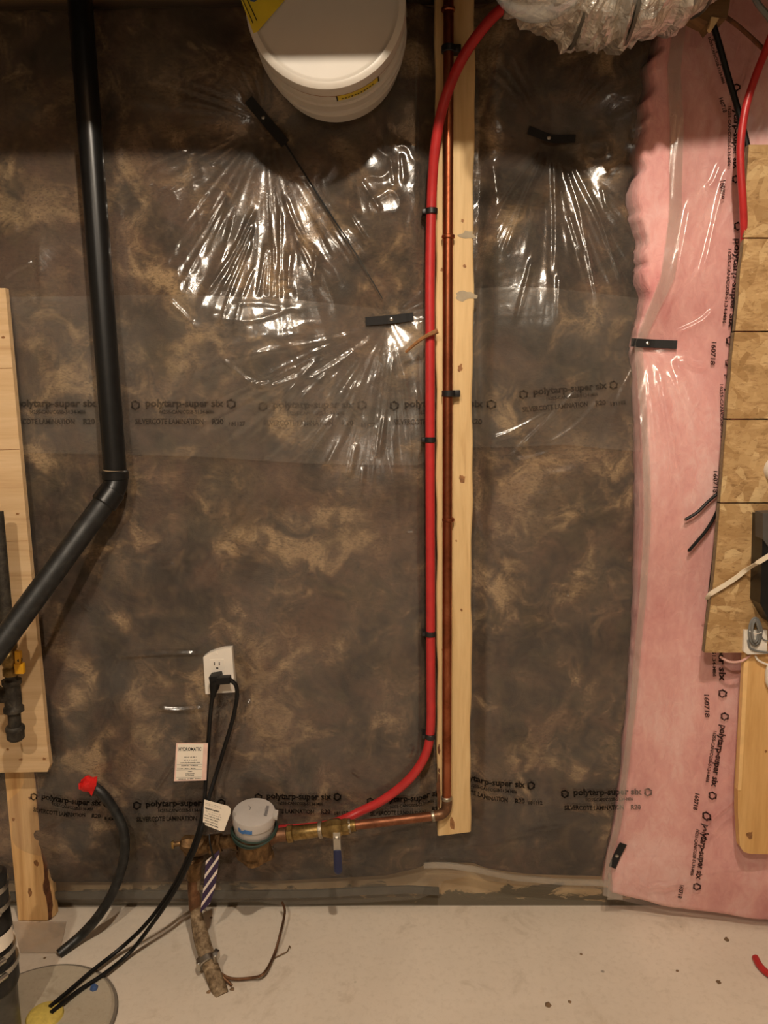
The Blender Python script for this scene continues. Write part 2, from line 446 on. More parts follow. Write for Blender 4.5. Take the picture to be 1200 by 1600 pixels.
# ------------------------------------------------------------------ room shell
XL, XR, YF, ZC = -2.6, 2.6, -4.2, 2.80
def struct(name, vf, mat, parent=None):
    o = obj(name, vf, mat, parent, smooth=False)
    o['kind'] = 'structure'; return o
struct('floor', box(XL, XR, YF, 0.0, -0.1, 0.0), 'floor')
struct('wall_back', box(XL, XR, 0.0, 0.12, -0.1, ZC), 'wallbase')
struct('wall_left', box(XL - 0.1, XL, YF, 0.12, -0.1, ZC), 'room')
struct('wall_right', box(XR, XR + 0.1, YF, 0.12, -0.1, ZC), 'room')
struct('wall_front', box(XL - 0.1, XR + 0.1, YF - 0.1, YF, -0.1, ZC), 'room')
struct('ceiling', box(XL - 0.1, XR + 0.1, YF - 0.1, 0.12, ZC, ZC + 0.05), 'dwood')
struct('trim_1', box(XL, XR, -0.15, 0.0, 2.20, ZC, 0.004), 'dwood')                 # rim and sill boards on the wall
struct('added_joist', box(XL, XR, -2.34, -2.30, 2.49, ZC, 0.003), 'dwood')              # unseen joist, added to keep the second bulb off the upper wall
struct('trim_2', box(XL, XR, -0.62, -0.58, 2.13, ZC, 0.003), 'dwood')              # dropped header that shades the top of the wall
for bp, pw in BULBS:
    t_ = thing('lamp_holder', 'porcelain bulb holder on the ceiling ' + ('nearest the insulated wall' if bp.y > -2 else 'just behind the added joist' if bp.y > -3 else 'at the far end of the room, added as weak fill'), 'lamp', (bp.x, bp.y, bp.z + 0.04))
    obj('holder_base', lathe((bp.x, bp.y, bp.z + 0.05), (bp.x, bp.y, bp.z + 0.12), [(0, 0.022), (0.3, 0.03), (0.5, 0.055), (1, 0.058)], 20), 'porcelain', t_)
    obj('mounting_box', box(bp.x - 0.05, bp.x + 0.05, bp.y - 0.05, bp.y + 0.05, bp.z + 0.12, ZC, 0.003), 'steel', t_, smooth=False)

# ------------------------------------------------------------------ height maps of the hanging film
class VN:
    def __init__(s, seed): s.t = np.random.RandomState(seed).rand(256, 256)
    def __call__(s, x, y):
        xi = np.floor(x).astype(int); yi = np.floor(y).astype(int)
        fx = x - xi; fy = y - yi; fx = fx * fx * (3 - 2 * fx); fy = fy * fy * (3 - 2 * fy)
        a = s.t[xi % 256, yi % 256]; b = s.t[(xi + 1) % 256, yi % 256]; c = s.t[xi % 256, (yi + 1) % 256]; d = s.t[(xi + 1) % 256, (yi + 1) % 256]
        return (a * (1 - fx) + b * fx) * (1 - fy) + (c * (1 - fx) + d * fx) * fy
HS = 0.003
gx = np.arange(-1.36, 1.30, HS); gz = np.arange(-0.02, 2.32, HS)
X, Z = np.meshgrid(gx, gz, indexing='ij')
def smooth(a, b, x):
    t = np.clip((x - a) / (b - a), 0, 1); return t * t * (3 - 2 * t)
def crease(H, pts, amp, wid, skew=0.45, d=0.07, ends=0.15):
    """a folded ridge along a pixel polyline, amp and wid in millimetres"""
    amp *= 0.001; wid *= 0.001
    w3 = [wx(a, b, d) for a, b in pts]
    if len(w3) > 2:
        w3 = [(p.x, p.z) for p in spline([Vector((a, 0, b)) for a, b in w3], 5)]
    P = np.array(w3); L = np.r_[0, np.cumsum(np.hypot(*np.diff(P, axis=0).T))]; tot = L[-1]
    m = wid * 4
    i0 = max(int((P[:, 0].min() - m - gx[0]) / HS), 0); i1 = min(int((P[:, 0].max() + m - gx[0]) / HS) + 2, len(gx))
    j0 = max(int((P[:, 1].min() - m - gz[0]) / HS), 0); j1 = min(int((P[:, 1].max() + m - gz[0]) / HS) + 2, len(gz))
    if i1 <= i0 or j1 <= j0: return
    x = X[i0:i1, j0:j1]; z = Z[i0:i1, j0:j1]
    best = np.full(x.shape, 9.0); sg = np.zeros_like(best); par = np.zeros_like(best)
    for k in range(len(P) - 1):
        a, b = P[k], P[k + 1]; e = b - a; l2 = (e * e).sum() + 1e-12
        tt = np.clip(((x - a[0]) * e[0] + (z - a[1]) * e[1]) / l2, 0, 1)
        dx = x - a[0] - tt * e[0]; dz = z - a[1] - tt * e[1]; dd = np.hypot(dx, dz)
        s = np.sign(e[0] * dz - e[1] * dx); u = dd < best
        best = np.where(u, dd, best); sg = np.where(u, s, sg); par = np.where(u, (L[k] + tt * math.sqrt(l2)) / tot, par)
    wv = wid * np.where(sg > 0, 1.0, skew)
    env = smooth(0, ends, par) * smooth(0, ends, 1 - par)
    H[i0:i1, j0:j1] += amp * np.exp(-(best / wv) ** 2) * env
n1, n2, n3, n4 = VN(1), VN(2), VN(3), VN(4)
def fan(H, px, py, a0, a1, amp, freq, r0, L, seed, d=0.07, power=2.5, rmax=9.0):
    """wrinkles radiating from a fastener; angles in degrees from straight down, positive to the right"""
    cx, cz = wx(px, py, d)
    dx = X - cx; dz = Z - cz; r = np.hypot(dx, dz); th = np.degrees(np.arctan2(dx, -dz))
    nn = VN(seed)
    v = nn(np.radians(th) * freq + 40 + 0.5 * n1(X * 6, Z * 6), r * 2.2 + 7) * 0.65 + nn(np.radians(th) * freq * 2.3 + 90, r * 4 + 3) * 0.35
    rd = (1 - np.abs(2 * v - 1)) ** power
    env = smooth(0, r0, r) * np.exp(-np.maximum(r - r0, 0) / L) * smooth(rmax, rmax * 0.8, r)
    mask = smooth(a0, a0 + 12, th) * smooth(a1, a1 - 12, th)
    H += amp * 0.001 * rd * env * mask
def pinch(H, px, py, a, s, d=0.07):
    cx, cz = wx(px, py, d)
    H -= a * np.exp(-np.hypot(X - cx, Z - cz) / s)
TAPES = {'T1': (415, 190), 'T2': (608, 498), 'T3': (866, 206), 'T4': (1031, 536), 'T5': (972, 1350)}
base = 0.066 + 0.022 * (n1(X * 2.6 + 5, Z * 2.2) - 0.5) + 0.012 * (n2(X * 6, Z * 5) - 0.5) + 0.006 * (n3(X * 14, Z * 12) - 0.5)
for k, a, s in (('T1', 0.030, 0.13), ('T2', 0.034, 0.11), ('T3', 0.030, 0.12)):
    pinch(base, *TAPES[k], a, s)
pinch(base, 748, 830, 0.015, 0.05); pinch(base, 380, 1090, 0.010, 0.05); pinch(base, 318, 1028, 0.006, 0.04); pinch(base, 1010, 540, 0.02, 0.08)
def bulge(H, px, py, a, sx, sz, d=0.07):
    cx, cz = wx(px, py, d); H += a * np.exp(-((X - cx) / sx) ** 2 - ((Z - cz) / sz) ** 2)
for c in ((430, 545, .040, .24, .17), (300, 480, .026, .16, .14), (535, 770, .042, .20, .16), (595, 345, .022, .10, .12), (860, 500, .034, .15, .18), (850, 790, .026, .14, .12), (70, 560, .010, .12, .15), (25, 425, .022, .08, .09), (780, 370, .012, .08, .12)):
    bulge(base, *c)
# pressed behind the middle stud
sx0 = wx(683, 700)[0]; sx1 = wx(740, 700)[0]
pr = smooth(sx0 - 0.05, sx0 - 0.005, X) * smooth(sx1 + 0.05, sx1 + 0.005, X)
base = base * (1 - pr) + np.minimum(base, 0.040) * pr
# the bottom tucks back towards the wall
base = base * (0.45 + 0.55 * smooth(0.02, 0.22, Z)) + 0.006
base = np.clip(base, 0.022, 0.12)
base = np.where(X < wx(95, 800)[0], np.minimum(base, 0.090), base)
HB = base - 0.007                                     # insulation face
HF = base.copy()
fan(HF, *TAPES['T1'], -80, 44, 3.4, 10, 0.36, 0.32, 21, power=3)
fan(HF, *TAPES['T1'], -178, -88, 4, 8, 0.10, 0.25, 22)
fan(HF, *TAPES['T2'], -82, 24, 5.5, 15, 0.14, 0.34, 23, power=3.5)
fan(HF, *TAPES['T2'], 60, 178, 3, 9, 0.05, 0.12, 24)
fan(HF, *TAPES['T3'], -55, 55, 3.6, 9, 0.24, 0.32, 25, power=3)
fan(HF, *TAPES['T3'], 120, 180, 3.5, 8, 0.08, 0.2, 26)
fan(HF, *TAPES['T3'], -180, -120, 3.5, 8, 0.08, 0.2, 27)
fan(HF, 380, 1090, -70, 60, 3, 9, 0.03, 0.09, 28)
fan(HF, 1010, 540, -80, -5, 2.5, 9, 0.06, 0.25, 29)
fan(HF, 748, 830, -10, 170, 2.5, 9, 0.03, 0.06, 30)
# fine crumple in the patches that glitter
def crumple(H, px, py, rx, rz, amp, fx, fz, seed):
    cx, cz = wx(px, py); nn = VN(seed)
    e = np.exp(-(((X - cx) / rx) ** 2 + ((Z - cz) / rz) ** 2))
    u = X * fx + 0.35 * Z * fz + 0.8 * n2(X * 8, Z * 8); v = Z * fz - 0.3 * X * fx + 0.8 * n3(X * 8, Z * 8)
    H += amp * 0.001 * e * (1 - np.abs(2 * nn(u, v) - 1)) ** 2
for c in ((590, 275, .09, .09, 5, 30, 24, 31), (320, 400, .08, .08, 4.5, 45, 12, 32), (270, 260, .10, .06, 4, 20, 30, 33), (470, 430, .10, .08, 4, 34, 12, 34),
          (500, 600, .12, .09, 5, 30, 30, 35), (430, 520, .12, .05, 5, 14, 34, 36), (775, 290, .05, .12, 5, 30, 12, 37), (60, 480, .08, .05, 4, 18, 30, 38),
          (850, 740, .08, .06, 4, 22, 28, 39), (25, 350, .05, .08, 3.5, 16, 26, 40), (620, 740, .08, .05, 4, 34, 14, 41), (950, 240, .06, .05, 3, 26, 26, 42)):
    crumple(HF, *c)
CREASES = [
 ([(402, 320), (366, 400), (328, 468)], 5, 7), ([(400, 348), (350, 464)], 5, 6), ([(396, 372), (364, 468), (352, 520)], 5, 6),
 ([(400, 416), (382, 472), (372, 530)], 5, 5), ([(418, 380), (406, 472)], 5, 5), ([(422, 384), (418, 468)], 4, 5), ([(438, 320), (440, 480)], 5, 5),
 ([(428, 380), (429, 470)], 4, 4), ([(514, 352), (552, 408)], 5, 6), ([(520, 350), (580, 428)], 5, 6), ([(544, 336), (575, 385)], 5, 6),
 ([(560, 280), (596, 336)], 5, 6), ([(608, 244), (616, 292)], 4, 6), ([(626, 240), (630, 290)], 4, 6), ([(296, 232), (225, 262)], 5, 8), ([(306, 238), (240, 270)], 4, 7),
 ([(466, 380), (490, 430), (500, 450)], 4, 6), ([(440, 300), (470, 370), (520, 430)], 4, 7), ([(455, 390), (452, 460)], 5, 10), ([(495, 395), (492, 450)], 5, 9),
 ([(503, 553), (455, 610), (420, 653)], 6, 6), ([(517, 577), (465, 630), (423, 660)], 6, 6), ([(490, 580), (440, 600), (400, 604)], 5, 8), ([(483, 657), (410, 717)], 6, 8),
 ([(527, 643), (453, 720)], 6, 8), ([(520, 660), (475, 722)], 6, 8), ([(613, 560), (590, 717)], 6, 5), ([(630, 573), (643, 718)], 5, 6),
 ([(650, 600), (656, 690), (647, 724)], 6, 5), ([(556, 690), (545, 745)], 5, 7), ([(568, 722), (562, 770), (546, 800)], 5, 6), ([(600, 650), (592, 715)], 5, 10),
 ([(350, 560), (400, 600), (436, 598)], 5, 6), ([(560, 620), (530, 690), (505, 735)], 5, 9), ([(590, 520), (540, 560), (470, 600)], 4, 8), ([(575, 510), (520, 530), (450, 545)], 4, 8),
 ([(902, 602), (860, 648), (808, 700), (802, 716), (820, 718), (868, 703)], 6, 5), ([(860, 640), (800, 672), (752, 690)], 3, 8), ([(935, 620), (900, 662), (850, 695)], 3, 9),
 ([(858, 225), (815, 320), (783, 405)], 5, 8), ([(848, 225), (790, 310), (755, 380)], 4, 8), ([(868, 225), (868, 330), (860, 440)], 4, 9), ([(880, 235), (905, 330), (933, 504)], 5, 7),
 ([(890, 235), (935, 340), (972, 455)], 5, 7), ([(887, 330), (908, 400)], 6, 7), ([(829, 400), (800, 512)], 5, 6), ([(868, 430), (864, 510)], 4, 7), ([(940, 290), (948, 330)], 4, 6),
 ([(768, 250), (775, 310)], 6, 10), ([(762, 330), (752, 400)], 6, 8), ([(1000, 560), (975, 600), (950, 660)], 3, 8), ([(662, 240), (664, 340), (661, 460)], 4, 5), ([(664, 500), (660, 600), (662, 700)], 4, 6),
 ([(750, 400), (748, 560), (752, 690)], 4, 6), ([(180, 1026), (250, 1022), (318, 1022)], 8, 7), ([(245, 1108), (275, 1112), (320, 1110)], 8, 7), ([(380, 1092), (368, 1130)], 6, 5),
 ([(383, 1094), (392, 1130)], 6, 5), ([(385, 1094), (405, 1140)], 6, 5), ([(300, 1150), (262, 1205), (225, 1262)], 6, 6), ([(745, 800), (752, 850)], 4, 5), ([(745, 790), (742, 840)], 4, 5),
 ([(60, 1300), (120, 1270), (180, 1262)], 3, 8), ([(700, 1345), (800, 1310), (900, 1290)], 3, 10), ([(840, 1200), (860, 1260), (850, 1310)], 3, 10), ([(10, 440), (30, 425), (60, 412)], 4, 8),
 ([(25, 480), (45, 470), (72, 455)], 4, 8), ([(205, 585), (208, 592)], 3, 4), ([(270, 470), (300, 500), (320, 520)], 4, 6), ([(330, 500), (400, 505), (470, 480)], 4, 7), ([(360, 480), (420, 478), (480, 490)], 4, 7)]
for c in CREASES: crease(HF, c[0], c[1], c[2])
rng = random.Random(5)
for k in range(26):                                   # short random glints
    px, py = rng.uniform(60, 990), rng.uniform(760, 1330); a = rng.uniform(0, 6.28); l = rng.uniform(6, 22)
    crease(HF, [(px, py), (px + l * math.cos(a), py + l * math.sin(a))], 4.5, 5)

# pink blanket on the right stands further out
PD = 0.11
baseP = 0.088 + 0.05 * smooth(0.62, 1.0, X) + 0.018 * (n2(X * 3 + 9, Z * 2) - 0.5) + 0.008 * (n4(X * 9, Z * 5) - 0.5)
pinch(baseP, 1031, 536, 0.045, 0.10, PD); pinch(baseP, 972, 1350, 0.02, 0.08, PD)
baseP = baseP * (0.75 + 0.25 * smooth(0.0, 0.2, Z))
bulge(baseP, 1050, 780, .034, .14, .2, PD); bulge(baseP, 1080, 440, .02, .12, .14, PD)
HPB = baseP - 0.006
HP = baseP.copy()
fan(HP, 1031, 540, -20, 40, 6, 13, 0.08, 0.45, 51, PD); fan(HP, 1031, 530, 140, 180, 4, 11, 0.06, 0.3, 52, PD); fan(HP, 975, 1352, 20, 110, 6, 9, 0.05, 0.14, 53, PD)
for c in [([(1035, 560), (1045, 650), (1060, 800)], 6, 9), ([(1060, 560), (1072, 590), (1085, 640)], 5, 7), ([(1020, 570), (1022, 700), (1020, 880)], 4, 8), ([(1048, 560), (1080, 680), (1100, 760)], 4, 9),
          ([(1142, 255), (1122, 330), (1098, 420), (1092, 428)], 6, 6), ([(1130, 250), (1118, 280), (1106, 292)], 5, 6), ([(1085, 300), (1060, 420), (1040, 510)], 5, 10), ([(1118, 480), (1100, 500), (1060, 520)], 5, 8),
          ([(978, 1368), (1020, 1396), (1090, 1378)], 6, 9), ([(970, 1375), (1010, 1412), (1060, 1425)], 5, 9), ([(1090, 1310), (1120, 1275), (1155, 1240)], 6, 8), ([(1100, 1320), (1135, 1280), (1158, 1262)], 5, 8),
          ([(1100, 1370), (1140, 1355), (1190, 1352)], 4, 12), ([(1070, 560), (1095, 575), (1110, 572)], 4, 7), ([(1075, 150), (1060, 250), (1055, 330)], 4, 14), ([(1070, 550), (1066, 600), (1090, 690)], 4, 9)]:
    crease(HP, c[0], c[1] * 1.5, c[2], d=PD)

def samp(H, x, z):
    fi = np.clip((np.asarray(x) - gx[0]) / HS, 0, len(gx) - 1.001); fj = np.clip((np.asarray(z) - gz[0]) / HS, 0, len(gz) - 1.001)
    i = fi.astype(int); j = fj.astype(int); a = fi - i; b = fj - j
    return (H[i, j] * (1 - a) + H[i + 1, j] * a) * (1 - b) + (H[i, j + 1] * (1 - a) + H[i + 1, j + 1] * a) * b
def curve_px(pts, d=0.07, key='x'):
    w3 = [wx(a, b, d) for a, b in pts]
    if key == 'x':
        w3.sort(); return lambda q: np.interp(q, [p[0] for p in w3], [p[1] for p in w3])
    w3.sort(key=lambda p: p[1]); return lambda q: np.interp(q, [p[1] for p in w3], [p[0] for p in w3])
def grid_faces(nx, nz):
    i = np.arange(nx - 1)[:, None]; j = np.arange(nz - 1)[None, :]
    a = (i * nz + j).ravel()
    return np.stack([a, a + nz, a + nz + 1, a + 1], 1)
def big_mesh(name, V, F, mat, label=None, cat=None, parent=None):
    me = bpy.data.meshes.new(name)
    org = np.array([(V[:, 0].min() + V[:, 0].max()) / 2, V[:, 1].max(), V[:, 2].min()]) if parent is None else np.array(ORG[parent.name])
    W = V - org
    me.vertices.add(len(W)); me.vertices.foreach_set('co', W.astype(np.float32).ravel())
    me.loops.add(F.size); me.loops.foreach_set('vertex_index', F.astype(np.int32).ravel())
    me.polygons.add(len(F)); me.polygons.foreach_set('loop_start', np.arange(0, F.size, 4, dtype=np.int32))
    me.polygons.foreach_set('use_smooth', np.ones(len(F), dtype=bool))
    me.update(calc_edges=True); me.validate()
    o = bpy.data.objects.new(name, me); COL.objects.link(o); me.materials.append(M[mat])
    if parent is None: o.location = org
    else: o.parent = parent
    ORG[o.name] = Vector(org)
    if label: tag(o, label, cat)
    return o
def film(name, H, xl, xr, zt, zb, step, off, mat, label=None, cat=None, parent=None):
    """xl, xr: functions of height; zt, zb: functions of x"""
    zmid = 1.0
    wd = float(np.max(xr(gz) - xl(gz))); nx = max(int(wd / step), 4)
    u = np.linspace(0, 1, nx)
    xm = xl(zmid) + (xr(zmid) - xl(zmid)) * u
    ht = float(np.max(zt(xm) - zb(xm))); nz = max(int(ht / step), 4)
    v = np.linspace(0, 1, nz)
    U, Vv = np.meshgrid(u, v, indexing='ij')
    zz = zt(xm)[:, None] + (zb(xm) - zt(xm))[:, None] * Vv
    xx = xl(zz) + (xr(zz) - xl(zz)) * U
    zz = zt(xx) + (zb(xx) - zt(xx)) * Vv
    y = -(samp(H, xx, zz) + off)
    V = np.stack([xx, y, zz], -1).reshape(-1, 3)
    F = grid_faces(nx, nz)
    return big_mesh(name, V, F[:, ::-1], mat, label, cat, parent)
def slab(name, H, xl, xr, zt, zb, step, back, mat, label, cat, edge=0.02, ruff=None):
    """closed batt of insulation: face at H, back at depth `back`, rounded rim"""
    zmid = 1.0
    nx = int(float(np.max(xr(gz) - xl(gz))) / step); u = np.linspace(0, 1, nx)
    xm = xl(zmid) + (xr(zmid) - xl(zmid)) * u
    nz = int(float(np.max(zt(xm) - zb(xm))) / step); v = np.linspace(0, 1, nz)
    U, Vv = np.meshgrid(u, v, indexing='ij')
    zz = zt(xm)[:, None] + (zb(xm) - zt(xm))[:, None] * Vv
    lx = xl(zz); rx = xr(zz)
    if ruff is not None: lx = lx + ruff(zz)
    xx = lx + (rx - lx) * U
    zz = zt(xx) + (zb(xx) - zt(xx)) * Vv
    h = samp(H, xx, zz)
    ed = np.minimum.reduce([(xx - lx), (rx - xx), (zz - zb(xx)), (zt(xx) - zz)])
    rnd = np.sqrt(np.clip(1 - (1 - np.clip(ed / edge, 0, 1)) ** 2, 0, 1))
    y = -(back + (h - back) * rnd)
    V1 = np.stack([xx, y, zz], -1).reshape(-1, 3)
    V2 = np.stack([xx, np.full_like(xx, -back + 0.0005), zz], -1).reshape(-1, 3)
    F = grid_faces(nx, nz)
    V = np.r_[V1, V2]; n = nx * nz
    return big_mesh(name, V, np.r_[F[:, ::-1], F + n], mat, label, cat)

const = lambda c: (lambda q: np.full_like(np.asarray(q, float), c))
x_left = const(-1.30)
PKL = [(1050, 20), (1030, 80), (1014, 150), (1008, 230), (1004, 320), (1012, 430), (1014, 500), (1004, 540), (1008, 640), (1009, 820), (1006, 950), (998, 1080), (988, 1200), (975, 1300), (960, 1370), (958, 1420)]
rufn = VN(77)
ruff = lambda z: 0.014 * (rufn(z * 18, z * 0 + 3) - 0.5) * smooth(1.3, 1.5, z) + 0.012 * (rufn(z * 70, z * 0 + 9) - 0.5) * smooth(1.3, 1.5, z) + 0.004 * (rufn(z * 40, z * 0 + 5) - 0.5)
_pk = curve_px(PKL, 0.11, 'z')
x_right = lambda z: _pk(z) + ruff(np.asarray(z, float)) - 0.002
bot_ins = curve_px([(-300, 1384), (100, 1385), (420, 1384), (600, 1374), (668, 1356), (740, 1358), (830, 1372), (960, 1376), (1050, 1380)], 0.04)
bot_film = curve_px([(-300, 1410), (60, 1408), (300, 1408), (405, 1407), (440, 1413), (560, 1409), (640, 1403), (686, 1399), (690, 1378), (740, 1366), (830, 1381), (900, 1386), (960, 1386), (1050, 1388)], 0.03)
ztop = const(2.19)
lap_top = curve_px([(-300, 470), (0, 466), (200, 463), (430, 468), (600, 482), (660, 482), (742, 448), (850, 452), (1005, 466), (1060, 470)], 0.07)
lap_bot = curve_px([(-300, 706), (100, 708), (300, 712), (480, 722), (650, 726), (742, 700), (880, 694), (1005, 706), (1060, 708)], 0.07)

slab('insulation_blanket', HB, x_left, x_right, ztop, bot_ins, 0.009, 0.004, 'insul', 'mottled brown fibreglass insulation blanket hung on the foundation wall behind clear film', 'insulation', 0.02)
lw_ = 0.45 + 0.55 * smooth(1.19, 1.10, Z)
HL = base + (HF - base) * lw_
film_lo = film('poly_sheet', HL, x_left, x_right, lap_top, bot_film, 0.0038, -0.002, 'film_low',
               'lower clear polyethylene sheet printed with black lettering, reaching down to the floor', 'plastic sheet')
film_up = film('poly_sheet', HF, x_left, x_right, ztop, lap_bot, 0.0033, 0.002, 'film',
               'upper clear polyethylene sheet, wrinkled and shiny, pinned by black tape below the white pail', 'plastic sheet')

# pink batt and its own film
pk_l = curve_px(PKL, PD, 'z')
pf_l = curve_px([(1058, 20), (1048, 100), (1052, 200), (1050, 330), (1036, 430), (1012, 500), (1000, 540), (1003, 640), (1003, 820), (1000, 950), (990, 1080), (978, 1200), (965, 1300), (952, 1360), (948, 1398)], PD, 'z')
pk_r = const(1.28)
pk_bot = curve_px([(940, 1408), (960, 1414), (1000, 1424), (1040, 1434), (1090, 1440), (1150, 1443), (1250, 1450), (1400, 1456)], 0.10)
pk_bot0 = pk_bot
pk_bot = lambda q: np.maximum(pk_bot0(q) + 0.004 * (n4(np.asarray(q) * 30, np.asarray(q) * 0) - 0.5), 0.003)
slab('pink_insulation', HPB, pk_l, pk_r, ztop, pk_bot, 0.008, 0.004, 'pink', 'pink fibreglass batt with a ragged left edge, hung on the wall behind film', 'insulation', 0.014, ruff)
film_pk = film('poly_sheet', HP, pf_l, pk_r, ztop, lambda q: pk_bot(q) + 0.002, 0.0038, 0.002, 'film_pink',
               'clear polyethylene sheet over the pink batt with lettering running downwards', 'plastic sheet')

film('folded_edge', HP, lambda z: pf_l(z) + 0.001, lambda z: pf_l(z) + 0.016 + 0.012 * smooth(1.3, 1.6, z), const(2.15), lambda q: pk_bot(q) + 0.004, 0.005, 0.005, 'film_thick', parent=film_pk)
# ------------------------------------------------------------------ printing on the films
def star(n=3):
    """three bent arrows chasing round: the mark beside the lettering"""
    V, F = [], []
    for k in range(3):
        a0 = math.radians(-90 + 120 * k)
        rot = lambda p: (p[0] * math.cos(a0) - p[1] * math.sin(a0), p[0] * math.sin(a0) + p[1] * math.cos(a0))
        for pp in ([(0.56, -0.05), (0.34, -0.05), (0.06, -0.38), (0.24, -0.50)], [(0.56, -0.05), (0.34, -0.05), (0.16, 0.20), (0.34, 0.32)], [(0.10, 0.22), (0.38, 0.34), (0.16, 0.46)]):
            k0 = len(V); V += [rot(p) for p in pp]; F.append(tuple(range(k0, k0 + len(pp))))
    V = np.array(V); return V, F
TM = {}
def tmesh(s, off=0.02):
    if (s, off) not in TM: TM[(s, off)] = text_mesh(s, off)
    return TM[(s, off)]
def imprint(parent, H, items, mat, d, off, name='printed_lettering', squash=1.0):
    """items: (kind, text, (px0,py0), (px1,py1), height in px, sag)"""
    for kind, s, a, b, h, sag in items:
        V, F = star() if kind == 'mark' else tmesh(s, 0.04 if kind == 'bold' else 0.035)
        ax, ay = a; bx, by = b if b else a
        if kind == 'mark':
            P = [(ax + v[0] * h, ay - v[1] * h) for v in V]
        else:
            L = math.hypot(bx - ax, by - ay); tx, ty = (bx - ax) / L, (by - ay) / L; nx_, ny_ = ty, -tx
            P = []
            for u, v in V:
                q = v / 0.7 * h; sg = sag * 4 * u * (1 - u)
                P.append((ax + tx * L * u + nx_ * (q - sg), ay + ty * L * u + ny_ * (q - sg)))
        W = []
        for p in P:
            x, z = wx(p[0], p[1], d); W.append((x, -(float(samp(H, x, z)) + off), z))
        obj('printed_mark' if kind == 'mark' else name, (W, F), mat, parent, smooth=False)
def block(x, y, s=1.0, tilt=0.0, sag=0.0, code='181127', r20=True, first=True):
    """one repeat of the sheet's printing; x,y = left end of the large line's baseline"""
    k = lambda dx, dy: (x + dx * s, y + dy * s + tilt * dx * s)
    it = [('bold', 'polytarp-super six', k(0, 0), k(124, 0), 11 * s, sag), ('plain', '16255-CAN/CGSB-51.34-M86', k(22, 11), k(108, 11), 5.5 * s, sag),
          ('plain', 'SILVERCOTE LAMINATION', k(-17, 27), k(91, 27), 8 * s, sag), ('mark', '', k(135, -4), None, 15 * s, 0)]
    if first: it.append(('mark', '', k(-16, -2), None, 15 * s, 0))
    if r20: it.append(('bold', 'R20', k(104, 27), k(122, 27), 8 * s, 0))
    if code: it.append(('plain', code, k(130, 30), k(156, 29), 6 * s, 0))
    return it
for x, y, tl, sg, cd in ((30, 635, 0, 0, ''), (231, 635, 0, 0, '181127'), (431, 637, 0.0, 0, '181127'), (632, 636, 0.0, 0, ''), (830, 617, -0.09, 0, '181102')):
    imprint(film_up, HF, block(x, y, 1.0 if x < 800 else 0.93, tl, sg, cd), 'print_faint' if x == 431 else 'print_dim', 0.07, 0.0045)
for x, y, tl, sg, cd, s in ((68, 1244, 0.09, 3, '181', 0.76), (231, 1255, 0.0, 0, '', 0.86), (417, 1246, -0.02, 0, '181127', 0.82), (592, 1248, 0.0, -3, '', 0.80), (716, 1223, 0.06, -2, '181112', 0.84), (895, 1239, -0.04, 0, '', 0.84)):
    imprint(film_lo, HL, block(x, y, s, tl, sg, cd), 'print', 0.06, 0.004)
def vblock(pts, s, code=True):
    (ax, ay), (bx, by) = pts
    L = math.hypot(bx - ax, by - ay); tx, ty = (bx - ax) / L, (by - ay) / L
    nx_, ny_ = ty, -tx
    sh = lambda f, o: (ax + (bx - ax) * f + nx_ * o * s, ay + (by - ay) * f + ny_ * o * s)
    return [('bold', 'polytarp-super six', sh(0, 0), sh(1, 0), 10 * s, 0), ('plain', '16255-CAN/CGSB-51.34-M86', sh(0.12, -10), sh(0.95, -10), 5 * s, 0),
            ('mark', '', sh(-0.14, 4), None, 14 * s, 0), ('mark', '', sh(1.14, 4), None, 14 * s, 0), ('plain', '160718', sh(1.16, -24), sh(1.42, -24), 7 * s, 0)]
for pts, s in ((((1116, 40), (1142, 130)), 0.8), (((1150, 150), (1150, 262)), 0.85), (((1150, 372), (1142, 512)), 0.95), (((1139, 585), (1134, 715)), 0.9), (((1122, 930), (1126, 1066)), 0.95), (((1128, 1134), (1114, 1232)), 0.9), (((1101, 1290), (1090, 1378)), 0.9)):
    imprint(film_pk, HP, vblock(pts, s), 'print', PD, 0.0035)

